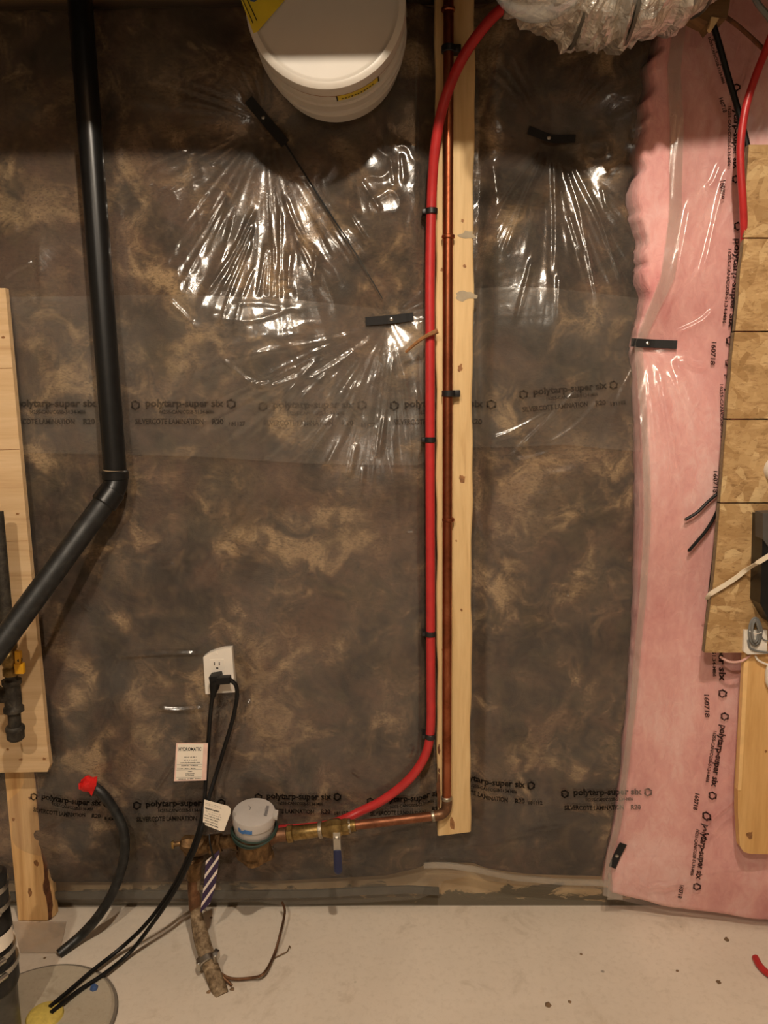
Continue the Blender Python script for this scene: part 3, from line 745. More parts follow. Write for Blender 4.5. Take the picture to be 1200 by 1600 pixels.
# ------------------------------------------------------------------ black tape strips with pins
def tape_strip(pts, wpx, H, d, label, pinat=0.5):
    """a strip of tape along a pixel polyline, laid on the film"""
    w3 = [wx(a, b, d) for a, b in pts]
    n = 14; P = np.array(w3); L = np.r_[0, np.cumsum(np.hypot(*np.diff(P, axis=0).T))]
    s = np.linspace(0, L[-1], n); cx = np.interp(s, L, P[:, 0]); cz = np.interp(s, L, P[:, 1])
    tx = np.gradient(cx); tz = np.gradient(cz); l = np.hypot(tx, tz); tx /= l; tz /= l
    hw = wpx / 2 * 1.46e-3
    h0 = samp(H, cx, cz); h0 = np.maximum(h0, np.interp(s, [s[0], s[-1]], [h0[0], h0[-1]])) * 0.5 + h0 * 0.5
    V, F = [], []
    for k in range(n):
        hs = [float(samp(H, cx[k] - tz[k] * hw * q, cz[k] + tx[k] * hw * q)) for q in (-1, -.5, 0, .5, 1)]
        h = max(max(hs), h0[k]) + 0.0025
        for q, dd in ((-1, 0), (1, 0), (1, 0.001), (-1, 0.001)):
            V.append((cx[k] - tz[k] * hw * q, -(h + dd), cz[k] + tx[k] * hw * q))
    for k in range(n - 1):
        for a in range(4):
            F.append((4 * k + a, 4 * k + (a + 1) % 4, 4 * k + 4 + (a + 1) % 4, 4 * k + 4 + a))
    F += [(0, 1, 2, 3), tuple(4 * (n - 1) + a for a in (3, 2, 1, 0))]
    k = int(pinat * (n - 1)); c = Vector((cx[k], V[4 * k + 2][1], cz[k]))
    t = thing('tape_strip', label, 'tape', (c.x, c.y, c.z - hw), 'black tape strips pinning the film')
    obj('tape_band', (V, F), 'tape', t, smooth=False)
    obj('pin_head', lathe(c, c + Vector((0, -0.003, 0)), [(0, 0.0045), (0.5, 0.0042), (1, 0.001)], 10), 'steel', t)
tape_strip([(388, 155), (445, 222)], 15, HF, 0.07, 'black tape strip slanting down just left of the white pail', 0.42)
tape_strip([(571, 502), (646, 494)], 13, HF, 0.07, 'black tape strip beside the red pipe at the film overlap', 0.56)
tape_strip([(828, 198), (866, 210), (903, 211)], 12, HF, 0.07, 'bent black tape strip in shadow right of the middle stud', 0.5)
tape_strip([(995, 533), (1067, 537)], 13, HP, PD, 'black tape strip pinching the pink batt beside the brown blanket', 0.42)
tape_strip([(980, 1330), (962, 1368)], 13, HP, PD, 'short upright black tape strip near the floor at the pink corner', 0.6)
# dark folded edge running from the slanting tape to the lower one
pp = []
for a, b in ((440, 214), (470, 262), (510, 325), (545, 380), (575, 428), (598, 466)):
    x, z = wx(a, b); pp.append((x, -(float(samp(HF, x, z)) + 0.0005), z))
obj('film_fold', tube(pp, lambda f: 0.0022 * (1 - 0.6 * f) + 0.0005, 6, 6), 'tape', film_up)
# grey foam gasket along the foot of the film
def band(pts, d, h):
    V, F = [], []
    for a, b in pts:
        q = at(a, b, d)
        for dz, dd in ((0, 0), (h, 0), (h, 0.006), (0, 0.006)): V.append((q.x, -(d - 0.006 + dd), q.z + dz))
    n = len(pts)
    for k in range(n - 1):
        for a in range(4): F.append((4 * k + a, 4 * k + (a + 1) % 4, 4 * k + 4 + (a + 1) % 4, 4 * k + 4 + a))
    F += [(0, 1, 2, 3), tuple(4 * (n - 1) + a for a in (3, 2, 1, 0))]
    return V, F
tag(obj('foam_gasket', band([(-200, 1407), (60, 1406), (200, 1404), (330, 1404), (480, 1403), (580, 1398), (640, 1396), (686, 1399)], 0.036, 0.02), 'gasket', smooth=False), 'dark grey foam strip along the bottom of the brown blanket left of the stud', 'gasket')
tag(obj('film_hem', band([(662, 1357), (700, 1357), (740, 1363), (800, 1376), (880, 1383), (958, 1385)], 0.05, 0.014), 'film_thick', smooth=False), 'rolled hem of clear film above the bare concrete right of the stud', 'plastic sheet')
q0, q1 = at(950, 1370, 0.06), at(975, 1405, 0.06)
tag(obj('film_flap', box(q0.x, q1.x - 0.004, -0.062, -0.06, q1.z, q0.z + 0.01, 0.0004), 'film_thick', smooth=False), 'small translucent film flap at the floor beside the pink batt corner', 'plastic sheet')

# ------------------------------------------------------------------ middle stud
SD0, SD1 = 0.047, 0.085
a, b, c, d_ = at(680, 0, SD1), at(742, 0, SD1), at(684, 1306, SD1), at(735, 1300, SD1)
def ext(p, q, z):            # extend the stud's edge straight up to height z
    t = (z - q.z) / (p.z - q.z); return q.x + (p.x - q.x) * t
st = thing('wall_stud', 'long pine stud standing in the middle, carrying the copper riser', 'stud', ((c.x + d_.x) / 2, -SD0, c.z))
xa, xb = ext(a, c, 2.2), ext(b, d_, 2.2)
V, F = [], []
N = 60
for k in range(N + 1):
    f = k / N
    zl, zr = c.z + (2.199 - c.z) * f, d_.z + (2.199 - d_.z) * f
    wl = 0.0012 * math.sin(f * 37) + 0.0008 * math.sin(f * 91)
    wr = 0.0015 * math.sin(f * 29 + 1) + 0.001 * math.sin(f * 77)
    l, r = c.x + (xa - c.x) * f + wl, d_.x + (xb - d_.x) * f + wr
    bv = 0.003
    V += [(l, -SD0, zl), (l, -SD1 + bv, zl), (l + bv, -SD1, zl), (r - bv, -SD1, zr), (r, -SD1 + bv, zr), (r, -SD0, zr)]
for k in range(N):
    for q in range(6): F.append((6 * k + q, 6 * k + (q + 1) % 6, 6 * k + 6 + (q + 1) % 6, 6 * k + 6 + q))
F += [tuple(range(6)), tuple(6 * N + q for q in range(5, -1, -1))]
obj('stud_body', (V, F), 'stud', st, smooth=False)
def patch(px, py, w_, h_, mat, par, name, d, seed=0, lab=None):
    r = random.Random(seed); pts = []
    for k in range(14):
        an = 2 * math.pi * k / 14; rr = 1 + r.uniform(-0.35, 0.35)
        pts.append((px + w_ / 2 * rr * math.cos(an), py + h_ / 2 * rr * math.sin(an)))
    return obj(name, pxprism(pts, d - 0.001, d + 0.0006), mat, par, smooth=False, label=lab)
M['greystain'] = plain('grey_paint_mark', (160, 146, 122), 0.8, vary=0.12)
M['knot'] = plain('wood_knot', (140, 96, 56), 0.7, vary=0.3, nscale=120)
patch(730, 367, 26, 12, 'greystain', st, 'paint_smear', SD1, 1); patch(727, 462, 30, 16, 'greystain', st, 'paint_smear', SD1, 2)
for k, (x, y, w_, h_) in enumerate(((719, 575, 8, 11), (722, 748, 9, 13), (726, 416, 5, 6), (721, 953, 4, 5), (713, 845, 3, 3), (723, 345, 4, 6), (692, 1015, 4, 5), (690, 421, 4, 6))):
    patch(x, y, w_, h_, 'knot', st, 'knot', SD1, 10 + k)
for k, (y0, y1, ww) in enumerate(((1165, 1180, 4), (1200, 1208, 3), (1215, 1262, 7))):
    patch(686, (y0 + y1) / 2, ww, y1 - y0, 'bark', st, 'bark_edge', SD1, 30 + k)
patch(706, 1288, 9, 18, 'knot', st, 'stain', SD1, 44)
# brown nail stake left of the stud
tag(obj('wood_splinter', tube([at(634, 550, 0.092), at(655, 532, 0.108), at(672, 522, 0.116), at(684, 517, 0.116)], lambda f: 0.003 + 0.003 * f, 7, 5), 'knot'), 'brown wood splinter poking out by the red pipe under the tape', 'splinter')

# ------------------------------------------------------------------ copper line: riser, elbow, horizontal run
RC = 0.0111
M['copper_run'] = mat_aged('tarnished_copper', (104, 66, 46), (128, 82, 58), (146, 98, 72), 0.38, 0.85, 22)
CD = SD1 + RC + 0.004
cp = thing('copper_pipe', 'copper water riser clipped to the pine stud, turning left at the bottom', 'pipe', at(697, 1275, CD))
top = at(701, 0, CD); bot = at(698, 1250, CD)
up = bot + (top - bot) * ((2.78 - bot.z) / (top.z - bot.z))
obj('riser', cyl(bot, up, RC, 20), 'copper', cp)
MD = 0.135                                            # depth of the meter line
e0, e1, e2, e3 = at(698, 1246, CD), at(697.5, 1262, CD), at(690, 1272, CD + 0.002), at(677, 1275, CD + 0.004)
obj('elbow', tube([e0, at(698.5, 1256, CD), at(696, 1266, CD), at(688, 1273, CD + .002), e3], 0.0128, 16, 6), 'copper_dull', cp)
obj('elbow_collar', cyl(at(698, 1244, CD), at(698, 1250, CD), 0.0135, 16, 0.002), 'solder', cp)
obj('elbow_collar', cyl(at(680, 1274.5, CD + .004), at(674, 1275.5, CD + .004), 0.0135, 16, 0.002), 'solder', cp)
h1 = at(552, 1290, MD); h0 = at(676, 1275.3, CD + 0.004)
obj('horizontal_run', cyl(h1, h0, RC, 20), 'copper_run', cp)
for y in (15, 370, 812):                              # slip collars on the riser
    q = at(700.5, y, CD); obj('pipe_collar', cyl(q + Vector((0, 0, -0.004)), q + Vector((0, 0, 0.004)), RC + 0.0035, 18, 0.0015), 'copper', cp)
for y, sx_ in ((77, 0), (615, 0)):
    q = at(701, y, CD); t = thing('pipe_clamp', 'black clip holding the copper riser ' + ('near the top of the stud in shadow' if y < 100 else 'halfway down the stud'), 'clip', q, 'black clips on the copper riser')
    obj('clip_ring', cyl(q + Vector((0, 0, -0.007)), q + Vector((0, 0, 0.007)), RC + 0.0045, 16, 0.001), 'clamp', t)
    obj('clip_foot', box(q.x + 0.008, q.x + 0.026, q.y - 0.006, -SD1, q.z - 0.008, q.z + 0.008, 0.002), 'clamp', t)

# ------------------------------------------------------------------ red pipe
RP = 0.0111
RD = 0.095
rp = thing('red_pipe', 'red plastic water pipe running beside the stud and sweeping left at the bottom', 'pipe', at(672, 1100, RD))
path = [at(845, -40, 0.165), at(808, -5, 0.16), at(765, 32, 0.155), at(722, 92, 0.145), at(694, 160, 0.138), at(680, 230, 0.12), at(674.5, 310, 0.10), at(672, 420, RD), at(672, 560, RD), at(672, 720, RD), at(672.5, 900, RD), at(673, 1060, RD),
        at(673, 1130, RD), at(668, 1170, RD), at(652, 1202, RD), at(628, 1228, RD), at(595, 1252, RD), at(565, 1267, RD), at(540, 1279, 0.10), at(510, 1289, 0.088), at(470, 1294, 0.088), at(436, 1296, 0.088)]
obj('pipe_run', tube(path, RP, 14, 9), 'red', rp)
for y in (330, 687, 990, 1150):
    q = at(672.5 if y > 400 else 674, y, RD if y > 400 else 0.099)
    t = thing('pipe_strap', {330: 'dark strap on the red pipe in the upper bright area', 687: 'dark strap on the red pipe at the foot of the film overlap', 990: 'dark strap on the red pipe level with the outlet', 1150: 'dark strap on the red pipe where it starts to bend'}[y], 'clip', q, 'dark straps on the red pipe')
    obj('strap_ring', cyl(q + Vector((0, 0, -0.006)), q + Vector((0, 0, 0.006)), RP + 0.0028, 16, 0.001), 'clamp', t)
    obj('strap_nail', box(q.x - 0.020, q.x - 0.008, q.y - 0.004, q.y + 0.03, q.z - 0.005, q.z + 0.004, 0.001), 'clamp', t)

# ------------------------------------------------------------------ black drain pipe
BD = 0.128; BR = 0.0252
dp = thing('drain_pipe', 'black plastic drain pipe dropping from the ceiling and bending out to the left', 'pipe', at(180, 750, BD))
t0 = at(125, 0, BD); t1 = at(180, 738, BD)
tup = t1 + (t0 - t1) * ((2.79 - t1.z) / (t0.z - t1.z))
obj('upright_pipe', cyl(t1, tup, BR, 24), 'abs', dp)
g0 = at(177, 763, BD + 0.012); g1 = at(-60, 1090, 0.36)
el0, el1 = at(181, 748, BD), at(170, 776, BD + 0.014)
obj('elbow', tube([at(180.3, 738, BD), el0, at(180, 757, BD + .003), at(176, 766, BD + .008), el1], 0.0272, 24, 6), 'abs', dp)
ax = (t1 - tup).normalized()
obj('elbow_hub', cyl(at(180, 735, BD), at(181, 750, BD), 0.0295, 24, 0.003), 'abs', dp)
dg = (g1 - el1).normalized()
obj('elbow_hub', cyl(el1 - dg * 0.018, el1 + dg * 0.022, 0.0295, 24, 0.003), 'abs', dp)
obj('slanted_pipe', cyl(el1, g1, BR, 24), 'abs_scuff', dp)
M['orange'] = plain('pale_cement_line', (150, 130, 104), 0.6)
obj('cement_line', cyl(at(180, 734, BD), at(180, 735.6, BD), 0.0262, 24), 'orange', dp)

# ------------------------------------------------------------------ left plywood panel, stud below, gas piping
PLD = 0.115
pl = [(-260, 452), (8, 450), (10, 470), (30, 690), (52, 930), (74, 1165), (78, 1196), (74, 1206), (-260, 1212)]
tag(obj('plywood_panel', pxprism(pl, PLD - 0.016, PLD), 'ply', smooth=False), 'tall plywood panel at the left edge with sawn right side', 'panel')
pan = bpy.data.objects['plywood_panel']
for k, (x, y, w_, h_) in enumerate(((12, 1171, 4, 4), (32, 1187, 6, 3), (69, 1186, 5, 4), (27, 803, 6, 3), (5, 527, 5, 4))):
    patch(x, y, w_, h_, 'knot', pan, 'knot', PLD, 60 + k)
for k, y in enumerate((575, 702, 845)):               # long dark checks in the face veneer
    a_, b_ = at(-60, y + 6, PLD), at(8 + (y - 450) * 0.09, y, PLD)
    obj('face_check', tube([a_, (a_ + b_) / 2 + Vector((0, 0, 0.002)), b_], 0.0007, 5, 4), 'knot', pan)
ls = thing('wall_stud', 'short pine stud with bark edge under the plywood panel at lower left', 'stud', onz(50, 1440, 0.0))
pf = [(-38, 1180), (40, 1180), (46, 1212), (50, 1250), (55, 1290), (60, 1340), (66, 1385), (70, 1410), (79, 1440)]
LSD = onz(52, 1440, 0.0).y * -1
lf = lambda px, py: (at(px, py, LSD).x, at(px, py, LSD).z)
L0 = lf(29, 1440)[0]; R0 = lf(79, 1440)[0]
V, F = [], []
rs = random.Random(3)
for k in range(31):
    z = 0.003 + 0.50 * k / 30
    wob = 0.0015 * math.sin(k * 0.9) - (0.004 if k in (5, 6, 13) else 0)
    rf = R0 - 0.008 + max(-0.012, min(0.006, wob)) - 0.004 * k / 30
    V += [(L0, -LSD + 0.038, z), (L0, -LSD, z), (rf, -LSD, z), (rf + 0.007, -LSD + 0.009, z), (R0 + 0.004, -LSD + 0.022, z), (R0 + 0.004, -LSD + 0.038, z)]
for k in range(30):
    for q in range(6): F.append((6 * k + q, 6 * k + (q + 1) % 6, 6 * k + 6 + (q + 1) % 6, 6 * k + 6 + q))
F += [tuple(range(6)), tuple(180 + q for q in range(5, -1, -1))]
so = obj('stud_body', (V, F), 'stud2', ls, smooth=False)
# bark along the waney corner
V2, F2 = [], []
for k in range(31):
    b0 = Vector(V[6 * k + 2]); b1 = Vector(V[6 * k + 3]); b2 = Vector(V[6 * k + 4])
    w_ = 1.0 if (2 <= k <= 6 or 9 <= k <= 11 or 15 <= k <= 18) else 0.12
    nrm = Vector((0.0008, -0.0012, 0))
    V2 += [b0.lerp(b1, 0.2) + nrm, b0.lerp(b1, 0.2 + 0.75 * w_) + nrm, b1.lerp(b2, 0.5 * w_) + nrm, b1.lerp(b2, 0.5 * w_), b0.lerp(b1, 0.2)]
for k in range(30):
    for q in range(5): F2.append((5 * k + q, 5 * k + (q + 1) % 5, 5 * k + 5 + (q + 1) % 5, 5 * k + 5 + q))
F2 += [tuple(range(5)), tuple(150 + q for q in range(4, -1, -1))]
obj('bark_edge', (V2, F2), 'bark', ls)
for k, (x, y, w_, h_) in enumerate(((57, 1349, 8, 8), (47, 1394, 6, 14), (21, 1280, 5, 5), (47, 1247, 6, 6))):
    patch(x, y, w_, h_, 'knot', ls, 'knot', LSD, 80 + k)
# film scrap under the stud
fv = []
for a_, b_, z in ((18, 1440, 0.004), (104, 1440, 0.006), (100, 1462, 0.012), (92, 1489, 0.003), (32, 1489, 0.003)):
    fv.append(onz(a_, b_, z))
FV = fv + [p + Vector((0, 0, 0.0012)) for p in fv]
FF = [(4, 3, 2, 1, 0), (5, 6, 7, 8, 9)] + [(k, (k + 1) % 5, 5 + (k + 1) % 5, 5 + k) for k in range(5)]
M['pinkfilm'] = mat_film('milky_film_scrap', 0.22, (226, 204, 184), 0.2, 0.4)
tag(obj('film_scrap', (FV, FF), 'pinkfilm', smooth=False), 'milky film scrap on the floor under the bark edged stud', 'plastic sheet')

GD = 0.19
gp = thing('gas_pipe', 'black iron gas tee with capped drip leg on the plywood panel', 'pipe', at(25, 1155, GD))
gx0, gx1 = at(18, 1062, GD), at(25, 1156, GD)
P_ = lambda f: gx0 + (gx1 - gx0) * f
obj('tee_fitting', lathe(P_(0.0), P_(0.52), [(0, 0.016), (0, 0.0215), (0.12, 0.0215), (0.18, 0.018), (0.82, 0.019), (0.88, 0.0225), (1, 0.0225), (1, 0.014)], 20), 'iron', gp)
obj('tee_branch', cyl(P_(0.25), P_(0.25) + Vector((-0.09, 0.0, 0.0)), 0.0185, 18), 'iron', gp)
obj('branch_collar', cyl(P_(0.25) + Vector((-0.032, 0, 0)), P_(0.25) + Vector((-0.05, 0, 0)), 0.0225, 18, 0.002), 'iron', gp)
obj('drip_nipple', cyl(P_(0.5), P_(0.84), 0.0142, 18), 'iron', gp)
obj('end_cap', lathe(P_(0.76), P_(1.0), [(0, 0.0185), (0.1, 0.021), (0.35, 0.021), (0.42, 0.0195), (0.85, 0.0195), (1, 0.015)], 18), 'iron', gp)
obj('top_nipple', cyl(P_(0.02), P_(-0.16), 0.0135, 16), 'iron', gp)
gv = thing('gas_valve', 'brass gas valve with yellow lever above the iron tee', 'valve', P_(-0.1))
va, vb = P_(-0.08), P_(-0.62)
obj('valve_body', lathe(va, vb, [(0, 0.018), (0.2, 0.018), (0.25, 0.015), (0.4, 0.021), (0.62, 0.021), (0.75, 0.015), (0.8, 0.018), (1, 0.018)], 16), 'brass', gv)
obj('upper_pipe', cyl(vb, vb + Vector((0, 0, 0.30)), 0.0135, 16), 'iron', gp)
vm = va.lerp(vb, 0.5)
obj('valve_stem', cyl(vm, vm + Vector((0.03, -0.012, 0)), 0.006, 12), 'iron', gv)
hq = at(31, 1040, GD + 0.01)
obj('lever_handle', join(obox(at(29, 1030, GD + 0.01), Vector((0.006, 0, -0.001)), Vector((0, 0.006, 0)), Vector((0.001, 0, 0.02)), 0.15), obox(at(31, 1044, GD + 0.012), Vector((0.010, 0, 0)), Vector((0, 0.006, 0)), Vector((0, 0, 0.012)), 0.15)), 'yellowh', gv)
bk = thing('vent_pipe', 'black pipe end rising behind the slanted drain pipe at the left edge', 'pipe', at(-4, 965, 0.16))
obj('pipe_body', cyl(at(-3, 975, 0.16), at(-26, 800, 0.16), 0.015, 16), 'abs', bk)
obj('pipe_hub', cyl(at(-2, 972, 0.16), at(-4, 955, 0.16), 0.019, 16, 0.002), 'abs', bk)

# ------------------------------------------------------------------ sump cover and discharge
sc_ = onz(52, 1602, 0.0); SR = 0.168
sp = thing('sump_cover', 'round grey sump pit cover set in the floor at lower left', 'cover', sc_)
obj('cover_disc', lathe(sc_, sc_ + Vector((0, 0, 0.012)), [(0, SR), (0.6, SR), (1, SR - 0.006)], 64), 'sump', sp)
obj('cover_rim', lathe(sc_ + Vector((0, 0, 0.0005)), sc_ + Vector((0, 0, 0.006)), [(0, SR + 0.008), (1, SR + 0.006)], 64), 'room', sp)
fo = onz(70, 1588, 0.012)
obj('foam_plug', lathe(fo - Vector((0, 0, 0.001)), fo + Vector((0, 0, 0.012)), [(0, 0.04), (0.5, 0.037), (1, 0.024)], 22), 'foam', sp)
bb = onz(147, 1545, 0.012)
obj('cover_bolt', lathe(bb - Vector((0, 0, 0.001)), bb + Vector((0, 0, 0.009)), [(0, 0.009), (0.6, 0.009), (1, 0.006)], 6), 'bluebolt', sp)
dbase = onz(-6, 1625, 0.012)
ds = thing('discharge_pipe', 'black sump discharge pipe with rubber couplings and steel bands at the left edge', 'pipe', dbase)
zz = lambda z: Vector((dbase.x, dbase.y, z))
Zp = lambda py: (lambda r: CAM.z + r.z * ((dbase.y - CAM.y) / r.y))(ray(30, py))
obj('lower_valve', cyl(zz(0.012), zz(Zp(1522)), 0.050, 28), 'valvegrey', ds)
obj('rubber_coupling', lathe(zz(Zp(1540)), zz(Zp(1478)), [(0, 0.053), (0.1, 0.056), (0.45, 0.056), (0.5, 0.052), (0.85, 0.052), (0.95, 0.05), (1, 0.047)], 28), 'rubber', ds)
obj('check_valve', lathe(zz(Zp(1480)), zz(Zp(1420)), [(0, 0.047), (0.3, 0.052), (0.85, 0.050), (1, 0.044)], 28), 'abs', ds)
obj('rubber_coupling', lathe(zz(Zp(1424)), zz(Zp(1366)), [(0, 0.045), (0.1, 0.050), (0.9, 0.050), (1, 0.042)], 28), 'rubber', ds)
obj('upper_pipe', cyl(zz(Zp(1370)), zz(Zp(1366) + 0.25), 0.0302, 24), 'abs', ds)
for y, r_ in ((1506, 0.0575), (1484, 0.0545), (1414, 0.0518), (1386, 0.0518)):
    c_ = zz(Zp(y))
    bnd = obj('steel_band', lathe(c_ - Vector((0, 0, 0.006)), c_ + Vector((0, 0, 0.006)), [(0, r_), (0.5, r_ + 0.0008), (1, r_)], 28), 'steel', ds)
    obj('band_screw', cyl(c_ + Vector((r_ * 0.72, -r_ * 0.72 - 0.012, 0)), c_ + Vector((r_ * 0.72 + 0.012, -r_ * 0.72 + 0.012, 0)), 0.006, 10, 0.001), 'steel', bnd)
lv, lfc = [], []
for k in range(9):
    an = math.radians(-85 + 12 * k)
    for z in (Zp(1478) + 0.008, Zp(1450)):
        lv.append(zz(z) + Vector((0.0532 * math.cos(an), 0.0532 * math.sin(an), 0)))
for k in range(8): lfc.append((2 * k, 2 * k + 2, 2 * k + 3, 2 * k + 1))
obj('white_label', (lv, lfc), 'card', ds)

# ------------------------------------------------------------------ black hose with red tape
hs_end = onz(92, 1491, 0.006)
ho = thing('drain_hose', 'curved black hose with red taped tip, from the film down to the floor', 'hose', hs_end)
hp_ = [at(142, 1226, 0.098), at(160, 1240, 0.105), at(180, 1268, 0.105), at(194, 1302, 0.115), at(193, 1345, 0.125), at(178, 1390, 0.14), at(156, 1428, 0.15), onz(128, 1460, 0.03), hs_end]
obj('hose_body', tube(hp_, 0.0118, 14, 8), 'abs_scuff', ho)
rt = at(140, 1224, 0.098)
ho_r = []
rr_ = random.Random(9)
Vr, Fr = lathe(rt + Vector((0.012, 0.004, -0.006)), rt + Vector((-0.018, -0.012, 0.01)), [(0, 0.013), (0.25, 0.019), (0.6, 0.021), (0.85, 0.015), (1, 0.003)], 14)
Vr = [v + Vector((rr_.uniform(-.003, .003), rr_.uniform(-.003, .003), rr_.uniform(-.003, .003))) for v in Vr]
obj('red_tape_wrap', (Vr, Fr), 'redtape', ho)
fl = [at(134, 1218, 0.118), at(152, 1213, 0.116), at(150, 1228, 0.118), at(143, 1244, 0.114), at(135, 1232, 0.12)]
obj('tape_tail', (fl + [p + Vector((0, 0.0015, 0)) for p in fl], [(0, 1, 2, 3, 4), (9, 8, 7, 6, 5)] + [(k, 5 + k, 5 + (k + 1) % 5, (k + 1) % 5) for k in range(5)]), 'redtape', ho, smooth=False)

# ------------------------------------------------------------------ outlet, plugs, cords
OD = 0.082
ou = thing('wall_outlet', 'white duplex outlet with cover plate cut into the film', 'outlet', at(342, 1085, OD))
obj('cover_plate', pxprism([(317.5, 1027), (326, 1021), (336, 1017), (349, 1013.5), (362, 1012), (367, 1081.5), (321, 1084.5)], 0.05, OD), 'white', ou, smooth=False)
def opx(pts, e): return pxprism(pts, OD - 0.001, OD + e)
obj('receptacle_insert', opx([(328, 1031), (349.5, 1030), (351.5, 1073), (330.5, 1074)], 0.0016), 'white', ou, smooth=False)
ins = bpy.data.objects['receptacle_insert']
for sx_ in (334.8, 342.6):
    obj('blade_slot', opx([(sx_ - .8, 1034.6), (sx_ + .8, 1034.6), (sx_ + .9, 1039.6), (sx_ - .7, 1039.6)], 0.0020), 'dark', ins, smooth=False)
obj('ground_slot', opx([(337.8, 1043.2), (339.3, 1042.2), (340.8, 1043.2), (341, 1045.2), (337.8, 1045.2)], 0.0020), 'dark', ins, smooth=False)
sw = at(338.5, 1021.5, OD)
obj('plate_screw', lathe(sw, sw + Vector((0, -0.0015, 0)), [(0, 0.003), (1, 0.0025)], 10), 'white', ou)
def to_floor(pts): return [onz(a, b, z) for a, b, z in pts]
CR = 0.0049
def cord(label, plug, pts3):
    t = thing('power_cord', label, 'cord', pts3[-1], 'black pump cords')
    obj('cord_run', tube(pts3, CR, 9, 8), 'cord', t)
    pg = obj('plug_body', plug, 'cord', t)
    return t, pg
pA = at(338, 1062, OD)
plugA = join(obox(at(338, 1060, OD + 0.018), Vector((0.013, 0, 0.002)), Vector((0, 0.017, 0)), Vector((-0.002, 0, 0.011)), 0.18),
             lathe(at(337, 1063, OD + 0.024), at(331.5, 1092, OD + 0.024), [(0, 0.013), (0.35, 0.012), (0.75, 0.007), (1, 0.005)], 14))
plugB = join(obox(at(350, 1062, OD + 0.036), Vector((0.016, 0, 0.001)), Vector((0, 0.010, 0)), Vector((0, 0, 0.0085)), 0.18),
             lathe(at(354, 1062, OD + 0.036), at(362, 1063, OD + 0.036), [(0, 0.0085), (0.6, 0.007), (1, 0.005)], 14))
cA, _ = cord('black pump cord hanging straight from the outlet, behind the square tag', plugA,
    [at(331.5, 1090, OD + .024), at(328.5, 1120, 0.11), at(325.5, 1165, 0.115), at(322, 1215, 0.125), at(318, 1262, 0.20), at(308, 1305, 0.21), at(290, 1348, 0.21), at(264, 1396, 0.20), at(228, 1444, 0.19)] +
    to_floor([(188, 1482, 0.03), (145, 1516, 0.022), (110, 1546, 0.022), (78, 1573, 0.026)]))
cB, _ = cord('black pump cord looping out to the right of the outlet', plugB,
    [at(361, 1063, OD + .036), at(369, 1072, OD + .036), at(370, 1092, 0.115), at(362, 1130, 0.115), at(350, 1170, 0.12), at(337, 1212, 0.13), at(325, 1252, 0.17), at(314, 1300, 0.225), at(297, 1345, 0.225), at(271, 1395, 0.215), at(236, 1446, 0.20)] +
    to_floor([(203, 1488, 0.024), (165, 1520, 0.018), (120, 1550, 0.02), (80, 1582, 0.026)]))

# ------------------------------------------------------------------ tags on the cords
def quad_pt(q, u, v):
    a, b, c, d = [Vector(p) for p in q]
    return (a * (1 - u) + b * u) * (1 - v) + (d * (1 - u) + c * u) * v
def bars(nw, seed):
    """a line of print too small to read: uneven dark strokes"""
    r = random.Random(seed); V, F = [], []; x = 0.0
    n = 18
    for k in range(n):
        if nw > 1 and k % max(2, n // nw) == 0 and k: continue
        x0, x1 = k / n, (k + r.uniform(0.55, 0.95)) / n; h0, h1 = r.uniform(-0.05, 0.1), r.uniform(0.5, 0.75)
        b = len(V); V += [(x0, h0), (x1, h0), (x1, h1), (x0, h1)]; F.append((b, b + 1, b + 2, b + 3))
    return np.array(V), F
def card(name, label, q, mat, lines, cat='tag', thick=0.0008, poly=None, matx=None):
    """q: world corners TL, TR, BR, BL"""
    a, b, c, d = [Vector(p) for p in q]
    n = (b - a).cross(d - a).normalized()
    if n.y > 0: n = -n
    t = thing(name, label, cat, (c + d) / 2)
    poly = poly or [(0, 0), (1, 0), (1, 1), (0, 1)]
    P = [quad_pt(q, u, v) for u, v in poly]; k = len(P)
    obj('card', ([p for p in P] + [p + n * thick for p in P], [tuple(range(k)), tuple(range(2 * k - 1, k - 1, -1))] + [(i, k + i, k + (i + 1) % k, (i + 1) % k) for i in range(k)]), mat, t, smooth=False)
    out = []
    for s, u0, u1, v, h, bold in lines:
        V, F = bars(int(s[1:]), s + str(v)) if s[0] == '#' else tmesh(s, 0.03 if bold else 0.012)
        out.append(([quad_pt(q, u0 + (u1 - u0) * p[0], v - p[1] / 0.7 * h) + n * (thick + 0.0005) for p in V], F))
    if out: obj('printed_lettering', join(*out), 'ink', t, smooth=False)
    return t, n
TD = 0.135
q = [at(275.5, 1161, TD), at(325, 1161, TD), at(322.5, 1219, TD + .004), at(272, 1220.5, TD + .004)]
t, nn = card('cord_tag', 'square white tag lettered HYDROMATIC with pink border, on the left cord', q, 'pinkedge',
    [('HYDROMATIC', 0.09, 0.80, 0.2, 0.09, True), ('#4', 0.28, 0.66, 0.38, 0.026, False), ('#5', 0.27, 0.68, 0.455, 0.024, False), ('www.hydromatic.com', 0.16, 0.78, 0.53, 0.034, True),
     ('#2', 0.20, 0.72, 0.605, 0.02, False), ('#3', 0.08, 0.66, 0.68, 0.022, False), ('#1', 0.42, 0.55, 0.76, 0.02, False), ('#1', 0.34, 0.62, 0.82, 0.024, False), ('#1', 0.34, 0.62, 0.87, 0.024, False), ('#3', 0.14, 0.84, 0.955, 0.02, False)])
fq = lambda u0, v0, u1, v1, e: [quad_pt(q, u, v) + nn * e for u, v in ((u0, v0), (u1, v0), (u1, v1), (u0, v1))]
P4 = fq(0.05, 0.02, 0.86, 0.965, 0.0009); P5 = [p + nn * 0.0002 for p in P4]
